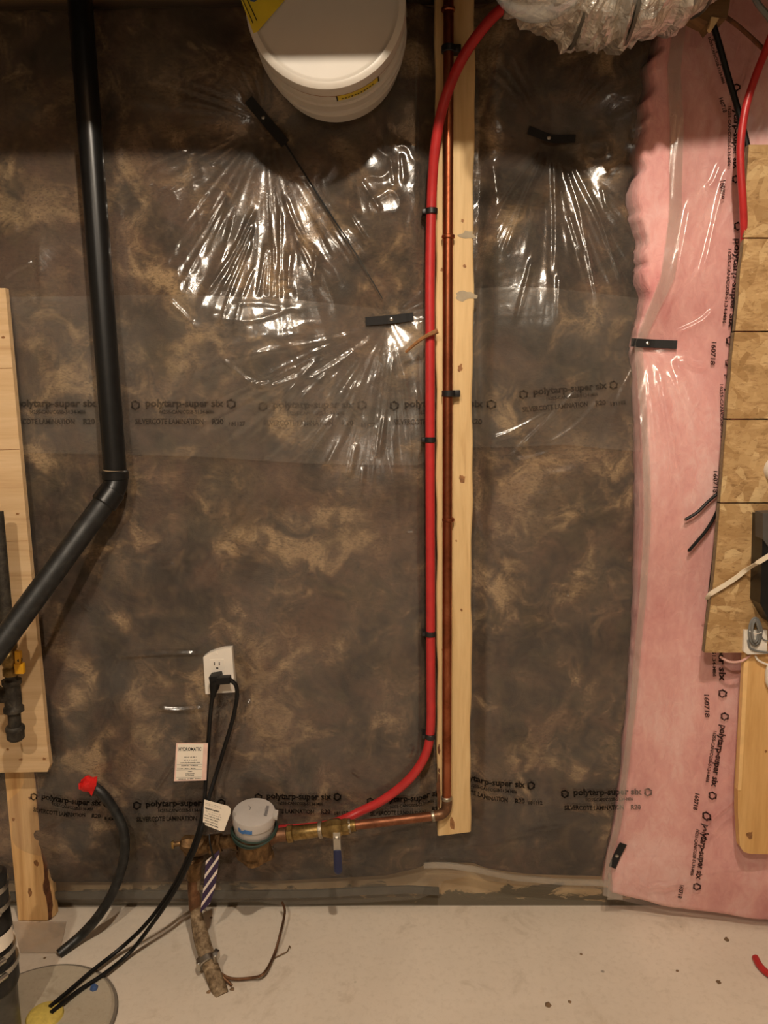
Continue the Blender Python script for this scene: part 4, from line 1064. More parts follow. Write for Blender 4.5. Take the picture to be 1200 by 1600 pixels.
obj('white_face', (P4 + P5, [(0, 1, 2, 3), (7, 6, 5, 4), (0, 4, 5, 1), (1, 5, 6, 2), (2, 6, 7, 3), (3, 7, 4, 0)]), 'card', t, smooth=False)
rl = []
for v in (0.56, 0.625, 0.70, 0.90):
    A = fq(0.06, v, 0.85, v + 0.006, 0.0012); rl.append((A, [(0, 1, 2, 3)]))
obj('ruled_lines', join(*rl), 'ink', t, smooth=False)
q = [at(318, 1249, 0.215), at(363, 1260, 0.205), at(352, 1301, 0.205), at(317, 1288, 0.215)]
card('cord_tag', 'white tag with cut corners hanging where the two cords meet', q, 'card',
    [('#6', 0.06, 0.62, 0.12, 0.012, False), ('#6', 0.06, 0.66, 0.18, 0.012, False), ('#1', 0.06, 0.60, 0.34, 0.06, True), ('#6', 0.10, 0.66, 0.42, 0.014, False), ('#5', 0.2, 0.72, 0.51, 0.02, False), ('#4', 0.06, 0.70, 0.61, 0.035, False),
     ('#3', 0.06, 0.62, 0.71, 0.04, True), ('#3', 0.08, 0.62, 0.81, 0.03, False), ('#3', 0.06, 0.66, 0.92, 0.05, True)],
    poly=[(0.03, 0.0), (0.86, 0.02), (0.97, 0.10), (1.0, 0.25), (0.93, 0.95), (0.8, 1.0), (0.08, 0.99), (0.0, 0.9)])
q = [at(323, 1334, 0.20), at(344, 1327, 0.19), at(334, 1408, 0.19), at(313, 1426, 0.20)]
card('striped_tag', 'purple and white striped card tag hanging beside the riser', q, 'stripes', [], poly=[(0.0, 0.12), (0.55, 0.06), (0.95, 0.0), (1, 0.3), (0.97, 0.75), (0.7, 0.98), (0.0, 1.0), (0.03, 0.5)])
tie = [at(327, 1304, 0.19), at(328, 1316, 0.20), at(331, 1330, 0.205), at(334, 1342, 0.205)]
obj('tag_tie', tube(tie, 0.0022, 7, 5), 'cord', bpy.data.objects['striped_tag'])

# ------------------------------------------------------------------ water meter line
ml0, ml1 = at(296, 1323, MD), at(552, 1290, MD)
ML = (ml1 - ml0); mdir = ML.normalized(); MLlen = ML.length
def mp(px):                                          # point of the meter line under pixel column px
    return ml0 + ML * ((px - 296.0) / 256.0)
up_ = Vector((0, 0, 1)); out_ = Vector((0, -1, 0))
sv = thing('stop_valve', 'old bronze stop valve with side bonnet left of the water meter', 'valve', mp(312) - up_ * 0.05)
obj('valve_body', lathe(mp(288), mp(330), [(0, 0.014), (0.05, 0.021), (0.25, 0.025), (0.6, 0.025), (0.8, 0.021), (1, 0.019)], 20), 'bronze', sv)
bn0 = mp(300) + out_ * 0.012 + up_ * 0.014
obj('bonnet', lathe(bn0 + Vector((0.014, 0.006, -0.004)), bn0 + Vector((-0.022, -0.006, 0.006)), [(0, 0.019), (0.5, 0.02), (0.8, 0.019), (1, 0.012)], 6), 'bronze', sv)
stm = bn0 + Vector((-0.022, -0.006, 0.006))
obj('valve_stem', cyl(stm, stm + Vector((-0.016, -0.003, -0.002)), 0.006, 12, 0.001), 'bronze', sv)
obj('stem_handle', obox(stm + Vector((-0.018, -0.003, -0.002)), Vector((0.003, 0, 0)), Vector((0, 0.004, 0)), Vector((0, 0, 0.009)), 0.2), 'brass', sv)
obj('outlet_nut', cyl(mp(327), mp(347), 0.024, 6, 0.002, 0.4), 'bronze', sv)
mt = thing('water_meter', 'water meter with grey capped register on a bronze body', 'meter', mp(400) - up_ * 0.046)
obj('meter_tail', lathe(mp(345), mp(372), [(0, 0.016), (0.6, 0.017), (1, 0.024)], 18), 'bronze', mt)
mc = mp(399) + out_ * 0.006
obj('meter_body', lathe(mc - up_ * 0.040, mc + up_ * 0.03, [(0, 0.040), (0.1, 0.041), (0.5, 0.041), (0.75, 0.044), (1, 0.046)], 30), 'bronze', mt)
Vb, Fb = [], []
for k in range(24):                                  # lobed bottom flange
    an = 2 * math.pi * k / 24; rr = 0.041 + 0.005 * math.cos(4 * an)
    for z in (-0.046, -0.034): Vb.append(mc + Vector((rr * math.cos(an), rr * math.sin(an), z)))
Fb = [(2 * k, 2 * ((k + 1) % 24), 2 * ((k + 1) % 24) + 1, 2 * k + 1) for k in range(24)] + [tuple(2 * k for k in range(24)), tuple(2 * k + 1 for k in range(23, -1, -1))]
obj('bottom_flange', (Vb, Fb), 'bronze', mt, smooth=False)
obj('meter_tail', lathe(mp(424), mp(452), [(0, 0.022), (0.3, 0.0165), (1, 0.0165)], 18), 'copper_dull', mt)
axr = Vector((0.05, -0.16, 1)).normalized()
rg0 = mc + up_ * 0.024
reg = obj('register_can', lathe(rg0, rg0 + axr * 0.034, [(0, 0.046), (0.3, 0.0475), (0.5, 0.049), (1, 0.049)], 36), 'greycap', mt)
lid0 = rg0 + axr * 0.030
obj('register_cap', lathe(lid0, lid0 + axr * 0.026, [(0, 0.0495), (0.06, 0.0515), (0.85, 0.0515), (0.96, 0.0500), (1, 0.047)], 40), 'greycap', mt)
e1_, e2_ = Vector((1, 0, 0)), axr.cross(Vector((1, 0, 0))).normalized()
topc = lid0 + axr * 0.0262
obj('cap_hinge', obox(lid0 + axr * 0.019 + Vector((0.053, -0.004, 0)), Vector((0.006, -0.002, 0)), e2_ * 0.012, axr * 0.006, 0.3), 'greycap', mt)
M['capmark'] = plain('raised_cap_lettering', (120, 116, 116), 0.5)
V_, F_ = bars(1, 'cap')
ls_ = [topc + Vector((0.034, 0, 0)) + e2_ * (0.02 - 0.036 * u) + Vector((-0.012 * v, 0, 0)) + axr * 0.0004 for u, v in V_]
obj('moulded_lettering', (ls_, F_), 'capmark', mt, smooth=False)
hair = [topc + Vector((-0.016, 0, 0)) + e2_ * 0.020 + axr * .0004, topc + Vector((-0.010, 0, 0)) + e2_ * 0.012 + axr * .0004, topc + Vector((-0.012, 0, 0)) + e2_ * 0.004 + axr * .0004]
obj('scratch', tube(hair, 0.0006, 5, 4), 'ink', mt)
bv_, bf_ = [], []
rl0 = random.Random(2)
for k in range(9):                                   # blue marker smear on the cap's side
    an = math.radians(-125 + 5 * k)
    wob = rl0.uniform(-0.003, 0.003)
    for z in (0.003 + wob * 0.5, 0.013 + wob):
        bv_.append(lid0 + axr * z + Vector((1, 0, 0)) * (0.0522 * math.cos(an)) - e2_ * (0.0522 * math.sin(an)) * (-1))
for k in range(8): bf_.append((2 * k, 2 * k + 2, 2 * k + 3, 2 * k + 1))
obj('blue_mark', (bv_, bf_), 'bluemark', mt)
for k, (r_, z_) in enumerate(((0.053, 0.010), (0.0545, 0.003), (0.0525, -0.003))):      # green wire wound round the register
    pts = []
    for a_ in range(0, 25):
        an = 2 * math.pi * a_ / 24
        pts.append(rg0 + axr * (z_ + 0.004 * math.sin(an * 2 + k)) + Vector((1, 0, 0)) * (r_ * math.cos(an)) + e2_ * (r_ * math.sin(an)))
    obj('seal_wire', tube(pts, 0.0026, 7, 2), 'greenwire', mt)

bvv = thing('ball_valve', 'brass ball valve with blue lever on the pipe right of the meter', 'valve', mp(525) - up_ * 0.09)
obj('union_nut', cyl(mp(449), mp(459), 0.021, 8, 0.002), 'brass', bvv)
obj('union_sleeve', lathe(mp(458), mp(500), [(0, 0.0165), (0.06, 0.018), (0.9, 0.0165), (1, 0.0165)], 22), 'brass', bvv)
obj('sleeve_ring', cyl(mp(498), mp(504), 0.0195, 22, 0.001), 'solder', bvv)
obj('valve_body', lathe(mp(503), mp(547), [(0, 0.017), (0.15, 0.019), (0.3, 0.0225), (0.6, 0.0225), (0.72, 0.018), (0.78, 0.020), (1, 0.018)], 8), 'brass', bvv)
obj('pipe_ring', cyl(mp(545), mp(548), 0.0175, 18), 'solder', bvv)
obj('pipe_sleeve', cyl(mp(546), mp(556), 0.0145, 18, 0.001), 'brass', bvv)
vc = mp(526)
obj('lever_stem', cyl(vc, vc + Vector((0, -0.026, -0.010)), 0.007, 12), 'brass', bvv)
LD = MD + 0.028
lt, lb = at(526, 1302, LD), at(528.5, 1366, LD)
lx_, lz_ = Vector((1, 0, 0)), (lb - lt)
lev = obj('lever', obox(lt + lz_ * 0.24, Vector((0.0085, 0, 0)), Vector((0, 0.0016, 0)), lz_ * 0.26, 0.1), 'steel', bvv)
obj('lever_nut', cyl(lt + lz_ * 0.12 + Vector((0, 0.002, 0)), lt + lz_ * 0.12 + Vector((0, -0.006, 0)), 0.0062, 6, 0.001), 'steel', lev)
grip = lathe(lt + lz_ * 0.40, lt + lz_ * 1.0, [(0, 0.0085), (0.05, 0.0095), (0.85, 0.0105), (0.95, 0.008), (1, 0.003)], 14)
gc = lt.y
obj('lever_grip', ([Vector((v.x, gc + (v.y - gc) * 0.5, v.z)) for v in grip[0]], grip[1]), 'bluegrip', lev)

# riser from the floor
rs0 = mp(303)
rf_ = onz(346, 1552, 0.0)
rsr = thing('supply_riser', 'corroded copper supply pipe rising from the concrete to the stop valve', 'pipe', rf_)
obj('riser_pipe', tube([rs0 - up_ * 0.06, at(304, 1395, MD + 0.005), at(307, 1430, MD + 0.02), at(316, 1470, 0.20), at(329, 1510, 0.25), rf_ + Vector((0, 0, -0.01))], lambda f: 0.0142 + 0.0045 * smooth(0.35, 0.6, np.array(f)), 16, 8), 'corroded', rsr)
obj('upper_tube', tube([rs0 - up_ * 0.05, at(303, 1385, MD + 0.003), at(305, 1420, MD + 0.012)], 0.0152, 16, 6), 'copper_dull', rsr)
obj('union_collar', lathe(at(303, 1372, MD), at(303, 1338, MD), [(0, 0.0175), (0.25, 0.019), (0.6, 0.0195), (0.7, 0.023), (0.9, 0.023), (1, 0.018)], 18), 'bronze', rsr)
for k in range(9):
    an = 2 * math.pi * k / 9 + 0.3; rr = 0.024 + 0.008 * (k % 3)
    c_ = rf_ + Vector((rr * math.cos(an), rr * math.sin(an) * 0.8, 0.001))
cl = thing('ground_clamp', 'steel grounding clamp with two bolts on the corroded riser', 'clamp', at(326, 1506, 0.245))
cc = at(324, 1502, 0.243); rdir = (rf_ - at(316, 1470, 0.20)).normalized()
obj('clamp_ring', cyl(cc - rdir * 0.008, cc + rdir * 0.008, 0.0222, 18, 0.002), 'steel', cl)
for a_, b_ in ((312, 1504), (338, 1492)):
    q_ = at(a_, b_, 0.25)
    lug = obj('clamp_lug', obox(q_, Vector((0.006, -0.003, 0)), Vector((0.002, 0.007, 0)), Vector((0, 0, 0.010)), 0.2), 'steel', cl)
    obj('clamp_bolt', cyl(q_ + Vector((0, -0.010, 0.010)), q_ + Vector((0, -0.006, -0.014)), 0.0055, 8, 0.001), 'steel', lug)
gwl = [at(333, 1510, 0.262), onz(342, 1519, 0.02), onz(362, 1529, 0.012), onz(392, 1528, 0.010), onz(412, 1521, 0.02), at(428, 1492, 0.20), at(438, 1458, 0.15), at(445, 1425, 0.085), at(441, 1410, 0.055)]
gw = tag(obj('ground_wire', tube(gwl, 0.0032, 9, 8), 'copper_dull'), 'bare copper grounding wire looping from the riser clamp up under the film', 'wire')
tag(obj('ground_wire', tube([at(332, 1512, 0.262), onz(345, 1524, 0.016), onz(356, 1534, 0.008), onz(362, 1540, 0.004)], 0.0035, 9, 6), 'copper_dull'), 'short stub of copper wire ending on the concrete below the clamp', 'wire')
tag(obj('twig', tube([onz(428, 1497, 0.004), onz(440, 1491, 0.006), onz(449, 1486, 0.006), onz(452, 1478, 0.006), onz(454, 1481, 0.004)], 0.0013, 6, 5), 'dirt'), 'thin curled scrap of wire on the floor right of the riser', 'scrap')

# ------------------------------------------------------------------ right hand boards and what hangs on them
OSD = 0.175
ob = thing('strand_board', 'oriented strand board panel at the right edge with horizontal joints', 'panel', at(1160, 1022, OSD))
lo_e = lambda y: float(np.interp(y, [226, 305, 370, 432, 496, 550, 630, 710, 780, 850, 920, 970, 1021], [1170, 1165, 1163, 1156, 1151, 1145, 1137, 1131, 1126, 1121, 1113, 1106, 1101]))
ys = [226, 372, 518, 655, 786, 1021]
for k in range(5):
    y0, y1 = ys[k] + (1.2 if k else 0), ys[k + 1] - 1.2
    nstep = 6; L_ = [(lo_e(y0 + (y1 - y0) * i / nstep) + rng.uniform(-0.7, 0.7), y0 + (y1 - y0) * i / nstep) for i in range(nstep + 1)]
    pts = L_ + [(1420, y1), (1420, y0)]
    b_ = obj('board', pxprism(pts, OSD - 0.015, OSD), 'osb', ob, smooth=False)
    edge = [(x - 0.3, y) for x, y in L_]
    ev = []
    for x, y in edge:
        p = at(x, y, OSD); ev += [(p.x - 0.0006, -OSD + 0.0008, p.z), (p.x - 0.0006, -OSD + 0.015, p.z)]
    obj('cut_edge', (ev, [(2 * i, 2 * i + 1, 2 * i + 3, 2 * i + 2) for i in range(nstep)]), 'osb_edge', b_, smooth=False)
pts = [(lo_e(y) + 40, y) for y in (230, 500, 800, 1017)] + [(1420, 1017), (1420, 230)]
obj('backing', pxprism(pts, OSD - 0.03, OSD - 0.0155), 'osb_edge', ob, smooth=False)
PND = 0.165
pn = thing('pine_plank', 'upright pine plank with rounded edge below the strand board', 'plank', at(1180, 1333, PND))
obj('plank_body', pxprism([(1166, 1015), (1420, 1015), (1420, 1338), (1172, 1334), (1162, 1331), (1156, 1322), (1153, 1270), (1153, 1235), (1158, 1150), (1163, 1060)], PND - 0.02, PND), 'pine', pn, smooth=False)
M['pale_pine'] = plain('pale_pine_bevel', (226, 186, 126), 0.6, vary=0.1, nscale=30)
obj('plank_bevel', pxprism([(1163, 1018), (1170, 1018), (1163, 1150), (1158, 1235), (1153, 1235), (1157, 1150)], PND - 0.012, PND + 0.002), 'pale_pine', pn, smooth=False)
for k, (x, y, w_, h_) in enumerate(((1172, 1305, 10, 12), (1197, 1174, 4, 4))):
    patch(x, y, w_, h_, 'knot', pn, 'knot', PND, 90 + k)
# cut black cables
for pts, lab in (([(1126, 764), (1120, 772), (1105, 785), (1090, 800), (1071, 812)], 'upper of two cut black cables poking out left of the strand board'), ([(1124, 790), (1116, 808), (1104, 828), (1090, 845), (1076, 861)], 'lower of two cut black cables poking out left of the strand board')):
    P3 = []
    for i, (a_, b_) in enumerate(pts):
        x_, z_ = wx(a_, b_, 0.14); P3.append(at(a_, b_, float(samp(HP, x_, z_)) + 0.010 + (0.012 if i == 0 else 0.0)))
    t = thing('cut_cable', lab, 'cable', P3[-1], 'cut black cables')
    obj('cable_jacket', tube(P3, 0.0036, 9, 7), 'cord', t)
    dr = (P3[-1] - P3[-2]).normalized()
    obj('cable_core', cyl(P3[-1] - dr * 0.002, P3[-1] + dr * 0.0025, 0.0019, 8), 'copper_dull', t)
# cables along the board's edge
ED = 0.150
tag(obj('black_cable', tube([at(1112, 30, 0.16), at(1124, 70, 0.16), at(1138, 120, 0.16), at(1150, 160, 0.158), at(1158, 190, 0.155), at(1167, 225, 0.152), at(1172, 270, 0.15)], 0.0062, 9, 7), 'cord'), 'black cable slanting down over the pink film at upper right', 'cable')
tag(obj('black_cable', tube([at(1158, 405, 0.156), at(1150, 470, 0.158), at(1143, 540, 0.158), at(1135, 630, 0.158), at(1129, 700, 0.158), at(1124, 770, 0.158), at(1119, 840, 0.158), at(1110, 920, 0.158), at(1101, 1000, 0.156)], 0.0042, 9, 7), 'cord'), 'black cable running down the left edge of the strand board', 'cable')
tag(obj('red_tube', tube([at(1215, 30, 0.20), at(1198, 75, 0.19), at(1181, 118, 0.19), at(1166, 165, 0.19), at(1158, 215, 0.188), at(1157, 255, 0.186), at(1160, 305, 0.182), at(1162, 345, 0.172), at(1163, 385, 0.160), at(1166, 430, 0.150), at(1172, 480, 0.148)], 0.0078, 12, 8), 'red'), 'thin red tube curving down in front of the pink batt at upper right', 'pipe')
wc = thing('white_cable', 'flat white cable crossing the strand board', 'cable', at(1108, 930, OSD))
def flat_cable(pts, wv, d0, mat, par, name):
    P3 = spline([at(a_, b_, dd) for a_, b_, dd in pts], 6); V, F = [], []
    for i, p in enumerate(P3):
        tg = (P3[min(i + 1, len(P3) - 1)] - P3[max(i - 1, 0)]).normalized(); n_ = tg.cross(Vector((0, -1, 0))).normalized()
        for q_, e_ in ((-1, 0), (1, 0), (1, 0.004), (-1, 0.004)): V.append(p + n_ * (wv * q_) + Vector((0, -e_, 0)))
    for i in range(len(P3) - 1):
        for k in range(4): F.append((4 * i + k, 4 * i + (k + 1) % 4, 4 * i + 4 + (k + 1) % 4, 4 * i + 4 + k))
    F += [(0, 1, 2, 3), tuple(4 * (len(P3) - 1) + k for k in (3, 2, 1, 0))]
    return obj(name, (V, F), mat, par, smooth=False)
M['cream'] = plain('cream_cable_jacket', (226, 212, 188), 0.45, vary=0.05)
flat_cable([(1104, 936, OSD - .012), (1109, 928, OSD + .003), (1130, 915, OSD + .006), (1150, 902, OSD + .008), (1165, 890, OSD + .014), (1180, 881, OSD + .045), (1188, 876, OSD + .054), (1230, 850, OSD + .054)], 0.0048, OSD, 'cream', wc, 'cable_jacket')
bx = thing('black_box', 'black equipment case on the strand board at the right edge', 'box', at(1200, 960, OSD))
obj('case_body', pxprism([(1192, 806), (1330, 806), (1330, 975), (1206, 975), (1200, 966), (1188, 944), (1190, 880), (1191, 850)], OSD + 0.0005, OSD + 0.05), 'abs', bx, smooth=False)
M['greyplast'] = plain('dark_grey_plastic', (74, 70, 66), 0.5)
obj('case_latch', pxprism([(1192, 802), (1330, 796), (1330, 836), (1202, 856), (1192, 842)], OSD + 0.02, OSD + 0.056), 'greyplast', bx, smooth=False)
wd_ = at(1214, 733, OSD)
tag(obj('round_device', lathe(wd_ + Vector((0, -0.0005, 0)), wd_ + Vector((0, -0.03, 0)), [(0, 0.029), (0.6, 0.029), (0.85, 0.026), (1, 0.018)], 28), 'white'), 'white round device on the strand board at the right edge', 'device')
jk = thing('phone_jack', 'white phone jack plate with coiled grey cord on the strand board', 'jack', at(1180, 1022, OSD))
obj('jack_plate', pxprism([(1163, 985), (1199, 985), (1198, 1022), (1168, 1022.5), (1161.5, 1018)], OSD + 0.0005, OSD + 0.008), 'white', jk, smooth=False)
cp3 = []
for k in range(0, 61):
    an = 2 * math.pi * k / 12; tx = 0.004 * math.sin(k * 0.8)
    cp3.append(at(1180 + (4.5 + 1.3 * (k // 12)) * math.cos(an), 987 + (16 + 1.4 * (k // 12)) * math.sin(an), OSD + 0.022 - 0.0022 * (k // 12) + 0.002 * math.sin(k * 0.37)))
obj('coiled_cord', tube(cp3, 0.0023, 7, 3), 'greyc', jk)
obj('cord_tie', tube([at(1171, 986, OSD + 0.018), at(1180, 990, OSD + 0.026), at(1190, 989, OSD + 0.020)], 0.0013, 6, 5), 'white', jk)
obj('cord_lead', tube([at(1169, 1000, OSD + .012), at(1172, 1012, OSD + .011), at(1182, 1017, OSD + .011), at(1204, 1020, OSD + .011)], 0.0024, 7, 6), 'greyc', jk)
obj('cord_lead', tube([at(1188, 990, OSD + .014), at(1192, 998, OSD + .011), at(1198, 1001, OSD + .011), at(1215, 1000, OSD + .011)], 0.0016, 7, 6), 'greyc', jk)
M['pinkcord'] = plain('pale_cord', (206, 160, 148), 0.45)
tag(obj('pale_cord', tube([at(1125, 1026, OSD - .022), at(1140, 1034, OSD - .008), at(1158, 1033, OSD - .004), at(1172, 1024, OSD - .006)], 0.003, 8, 6), 'pinkcord'), 'pale cord sagging just below the strand board', 'cord')
hb = thing('hanging_switch', 'white cord with rounded white end in front of the pine plank', 'cord', at(1206, 1075, PND))
obj('cord_run', tube([at(1180, 1024, PND + .006), at(1184, 1031, PND + .008), at(1193, 1036, PND + .009), at(1204, 1040, PND + .010)], 0.0024, 8, 6), 'white', hb)
sb_ = at(1206, 1055, PND + 0.011)
sv_ = lathe(sb_ + Vector((0, 0, 0.032)), sb_ - Vector((0, 0, 0.032)), [(0, 0.004), (0.1, 0.011), (0.4, 0.015), (0.75, 0.014), (0.95, 0.008), (1, 0.003)], 18)
obj('rounded_end', sv_, 'white', hb)

# ------------------------------------------------------------------ things at the top right
dk = thing('foil_duct', 'crinkled silver foil duct sagging from the ceiling right of the stud', 'duct', at(940, 50, 0.28))
pts = [at(820, -150, 0.34), at(862, -88, 0.335), at(900, -58, 0.33), at(940, -50, 0.33), at(985, -54, 0.33), at(1030, -75, 0.33), at(1075, -120, 0.33), at(1100, -170, 0.33)]
Vd, Fd = tube(pts, 0.125, 44, 12)
rdn = random.Random(4); NV = VN(61)
P_c = spline(pts, 12)
V2 = []
for i, v in enumerate(Vd[:len(P_c) * 44]):
    c_ = P_c[i // 44]; k = i % 44
    s_ = 0.010 * (float(NV(np.array(i // 44 * 0.5), np.array(k * 0.45))) - 0.5) * 2 + 0.006 * (float(NV(np.array(i // 44 * 1.1 + 60), np.array(k * 0.9))) - 0.5) * 2 + (0.006 if (i // 44) % 14 < 2 else 0)
    V2.append(c_ + (v - c_) * (1 + s_ / 0.125))
dob = obj('duct_jacket', (V2, Fd), 'foil', dk, smooth=False)
M['greyband'] = plain('foil_seam_tape', (96, 92, 84), 0.5, 0.5)
for i in (30, 44, 62):
    c_ = P_c[i]; tg = (P_c[i + 1] - P_c[i - 1]).normalized()
    obj('duct_strap', lathe(c_ - tg * 0.003, c_ + tg * 0.003, [(0, 0.131), (1, 0.131)], 40), 'greyband', dk)
# clear plastic hood over the duct's end
M['hood'] = mat_film('clear_hood', 0.12, (200, 196, 190), 0.1, 0.3)
hd0 = at(845, -78, 0.46)
hv, hf = [], []
for i in range(9):
    ph = math.radians(90 * i / 8)
    for k in range(24):
        an = 2 * math.pi * k / 24
        hv.append(hd0 + Vector((0.095 * math.cos(ph) * math.cos(an), 0.085 * math.cos(ph) * math.sin(an), -0.105 * math.sin(ph))))
hf = [(i * 24 + k, i * 24 + (k + 1) % 24, (i + 1) * 24 + (k + 1) % 24, (i + 1) * 24 + k) for i in range(8) for k in range(24)]
hood = obj('clear_hood', (hv, hf), 'hood', dk)
obj('hood_rim', tube([hd0 + Vector((0.088 * math.cos(a_ / 16 * 6.283), 0.078 * math.sin(a_ / 16 * 6.283), -0.045)) for a_ in range(17)], 0.003, 7, 3), 'hood', hood)
bl = thing('wood_blocking', 'dark rough wood block at the top above the pink batt', 'block', at(1090, 40, 0.2))
obj('block_body', pxprism([(1046, -90), (1150, -90), (1140, 8), (1136, 28), (1118, 30), (1112, 44), (1106, 34), (1085, 24), (1062, 22), (1048, 10)], 0.14, 0.185), 'dwood', bl, smooth=False)
obj('splinter', pxprism([(1112, 26), (1124, 28), (1112, 48), (1108, 44)], 0.18, 0.192), 'stud', bl, smooth=False)
tag(obj('grey_cable', tube([at(1172, -20, 0.20), at(1184, 5, 0.20), at(1196, 20, 0.20), at(1215, 45, 0.20)], 0.006, 9, 6), 'greyc'), 'grey cable crossing the top right corner', 'cable')
tag(obj('brown_cable', tube([at(1128, 22, 0.165), at(1150, 38, 0.165), at(1170, 55, 0.165), at(1188, 72, 0.165), at(1215, 96, 0.165)], 0.0045, 9, 6), 'bark'), 'thin brown cable slanting behind the red tube at top right', 'cable')

# ------------------------------------------------------------------ white pail
lc = depth(508, 4, 1.43)
PR = 0.1505
pb = thing('pail', 'white plastic pail lying on its side high on the wall, lid towards the room', 'pail', (lc.x, lc.y, lc.z - PR))
ax_ = Vector((0.012, 1, 0.0)).normalized()
L_p = (-0.088 - lc.y) / ax_.y
e1, e2 = Vector((1, 0, 0)), Vector((0, 0, 1))
def plathe(prof, n=64, caps=(True, True)):
    V, F = [], []
    for s_, r_ in prof:
        for k in range(n):
            an = 2 * math.pi * k / n; V.append(lc + ax_ * s_ + e1 * (r_ * math.cos(an)) + e2 * (r_ * math.sin(an)))
    for i in range(len(prof) - 1):
        for k in range(n): F.append((i * n + k, i * n + (k + 1) % n, (i + 1) * n + (k + 1) % n, (i + 1) * n + k))
    if caps[0]: F.append(tuple(range(n))[::-1])
    if caps[1]: F.append(tuple((len(prof) - 1) * n + k for k in range(n)))
    return V, F
lid = obj('pail_lid', plathe([(0.006, 0.02), (0.006, PR - 0.022), (0.005, PR - 0.018), (0.0, PR - 0.013), (0.0, PR - 0.006), (0.003, PR - 0.001), (0.008, PR), (0.034, PR + 0.0005), (0.036, PR - 0.002), (0.036, PR - 0.02)]), 'pail', pb)
obj('pail_body', plathe([(0.03, PR - 0.008), (0.040, PR - 0.007), (0.078, PR - 0.008), (0.080, PR - 0.001), (0.088, PR + 0.001), (0.091, PR - 0.007), (0.112, PR - 0.008), (0.114, PR + 0.001), (0.122, PR + 0.002), (0.126, PR - 0.008), (0.15, PR - 0.008), (0.153, PR - 0.002), (0.160, PR - 0.002), (0.163, PR - 0.009), (L_p, PR - 0.010)]), 'pail', pb)
obj('seal_line', plathe([(0.0355, PR - 0.006), (0.0355, PR - 0.0005), (0.0395, PR - 0.0005), (0.0395, PR - 0.006)], 64, (False, False)), 'knot', pb)
# yellow label on the side
def side_patch(a0, a1, s0, s1, rad, mat, name, par, n=14):
    V, F = [], []
    for k in range(n + 1):
        an = math.radians(-90 + a0 + (a1 - a0) * k / n)
        for s_ in (s0, s1): V.append(lc + ax_ * s_ + e1 * (rad * math.cos(an)) + e2 * (rad * math.sin(an)))
    for k in range(n): F.append((2 * k, 2 * k + 2, 2 * k + 3, 2 * k + 1))
    return obj(name, (V, F), mat, par)
sl = side_patch(6, 41, 0.041, 0.076, PR - 0.0055, 'yellow', 'side_label', pb)
side_patch(5.0, 6.0, 0.039, 0.078, PR - 0.0050, 'ink', 'label_border', sl, 2); side_patch(40.6, 41.8, 0.036, 0.078, PR - 0.0050, 'ink', 'label_border', sl, 2)
for k in range(11): side_patch(9 + 2.6 * k, 10.4 + 2.6 * k, 0.066, 0.071, PR - 0.0050, 'ink', 'label_print', sl, 2)
# yellow label on the lid
def lidpt(px, py, e): # a point on the lid's face
    r = ray(px, py); s_ = ((lc - CAM).dot(ax_) + 0.006 - e) / r.dot(ax_); return CAM + r * s_
def lidquad(pts, e, mat, name, par):
    P = [lidpt(a_, b_, e) for a_, b_ in pts]; k = len(P); Q = [p - ax_ * 0.0006 for p in P]
    return obj(name, (P + Q, [tuple(range(k)), tuple(range(2 * k - 1, k - 1, -1))] + [(i, k + i, k + (i + 1) % k, (i + 1) % k) for i in range(k)]), mat, par, smooth=False)
ll = lidquad([(372, -12), (396, 52), (402, 50), (452, -8), (440, -60), (396, -60)], 0.0072, 'yellow', 'lid_label', lid)
lidquad([(399, -18), (405, -12), (404, -2), (398, 3), (391, 2), (392, -10)], 0.0082, 'bluebolt', 'label_emblem', ll)
for k in range(2):
    lidquad([(377 + 6 * k, -4 - 2 * k), (378 + 6 * k, -5 - 2 * k), (396 + 6 * k, 36 - 4 * k), (395 + 6 * k, 37 - 4 * k)], 0.0082, 'ink', 'label_print', ll)
wire = [lc + ax_ * 0.06 + e1 * (-PR - 0.001), lc + ax_ * 0.06 + e1 * (-PR * 0.9) + e2 * 0.14, lc + ax_ * 0.06 + e2 * 0.30 + e1 * -0.06, lc + ax_ * 0.06 + e2 * (2.78 - lc.z) , ]
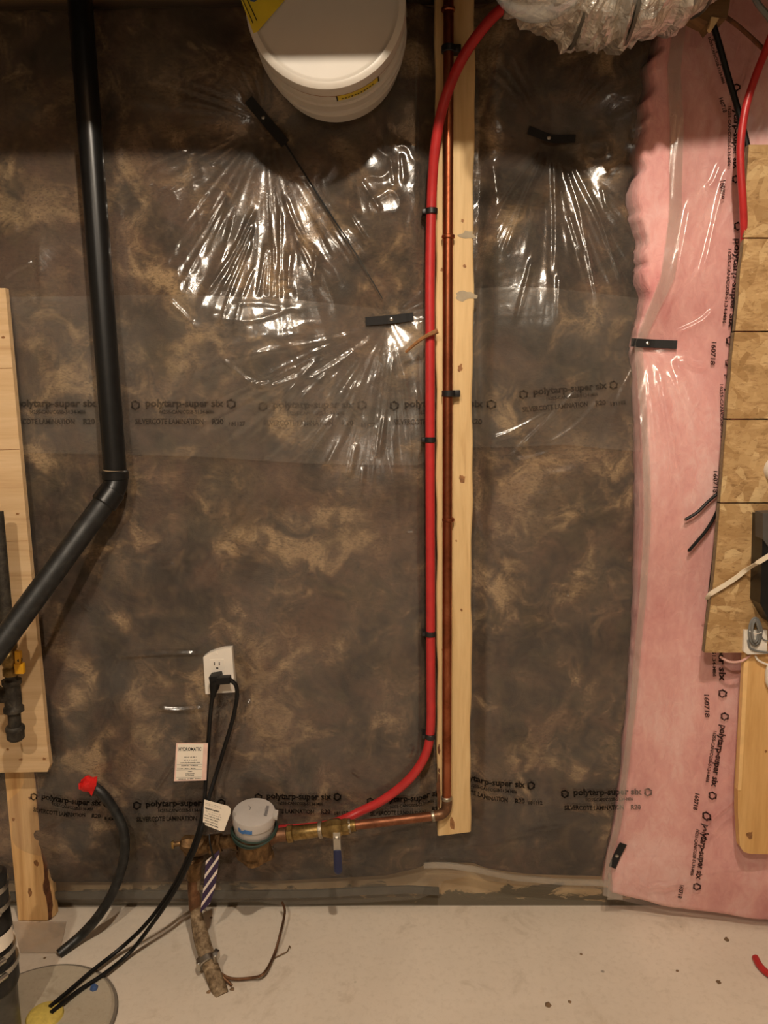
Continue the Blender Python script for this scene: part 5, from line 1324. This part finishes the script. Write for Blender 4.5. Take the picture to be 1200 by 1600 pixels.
wire2 = [lc + ax_ * 0.06 + e1 * (PR + 0.001), lc + ax_ * 0.06 + e1 * (PR * 0.9) + e2 * 0.14, lc + ax_ * 0.06 + e2 * 0.30 + e1 * 0.06, lc + ax_ * 0.06 + e2 * (2.78 - lc.z)]
obj('wire_handle', tube(wire, 0.002, 7, 6), 'steel', pb); obj('wire_handle', tube(wire2, 0.002, 7, 6), 'steel', pb)

# ------------------------------------------------------------------ floor litter
rd3 = thing('red_tube', 'red tube end lying on the floor at the right edge', 'pipe', onz(1190, 1505, 0))
obj('tube_body', tube([onz(1180, 1496, 0.009), onz(1188, 1510, 0.009), onz(1204, 1524, 0.009), onz(1240, 1545, 0.009)], 0.008, 12, 6), 'red', rd3)
rl_ = random.Random(12)
CRUMBS = [(1136, 1469, 6, 'brown crumb on the floor just below the pink batt hem'), (1123, 1535, 5, 'brown crumb on the floor left of the red tube end'), (857, 1571, 6, 'largest dark crumb near the bottom edge of the floor'),
          (890, 1566, 4, 'smaller crumb right of the largest dark one near the bottom edge'), (908, 1491, 3, 'small crumb alone on the floor below the upright tape strip'), (1058, 1517, 3, 'tiny crumb on the floor between the pink hem and the bottom edge'),
          (363, 1546, 5, 'brown crumb beside the copper wire stub on the floor'), (326, 1550, 4, 'brown crumb left of the riser foot on the floor'), (330, 1434, 3, 'small crumb on the floor under the striped tag'),
          (112, 1470, 3, 'small crumb on the floor beside the hose end'), (70, 1497, 3, 'small crumb on the floor behind the sump cover')]
for k, (x, y, s_, lab) in enumerate(CRUMBS):
    c_ = onz(x, y, 0.0); r0 = s_ * 0.0011
    V, F = lathe(c_, c_ + Vector((0, 0, r0 * 0.8)), [(0, r0), (0.5, r0 * 0.9), (1, r0 * 0.4)], 7)
    V = [v + Vector((rl_.uniform(-.3, .3) * r0, rl_.uniform(-.3, .3) * r0, 0)) for v in V]
    tag(obj('dirt_crumb', (V, F), 'dirt', smooth=False), lab, 'crumb', 'crumbs of dirt on the floor')
print('triangles', sum(len(o.data.loop_triangles) if False else sum(len(p.vertices) - 2 for p in o.data.polygons) for o in bpy.data.objects if o.type == 'MESH'))
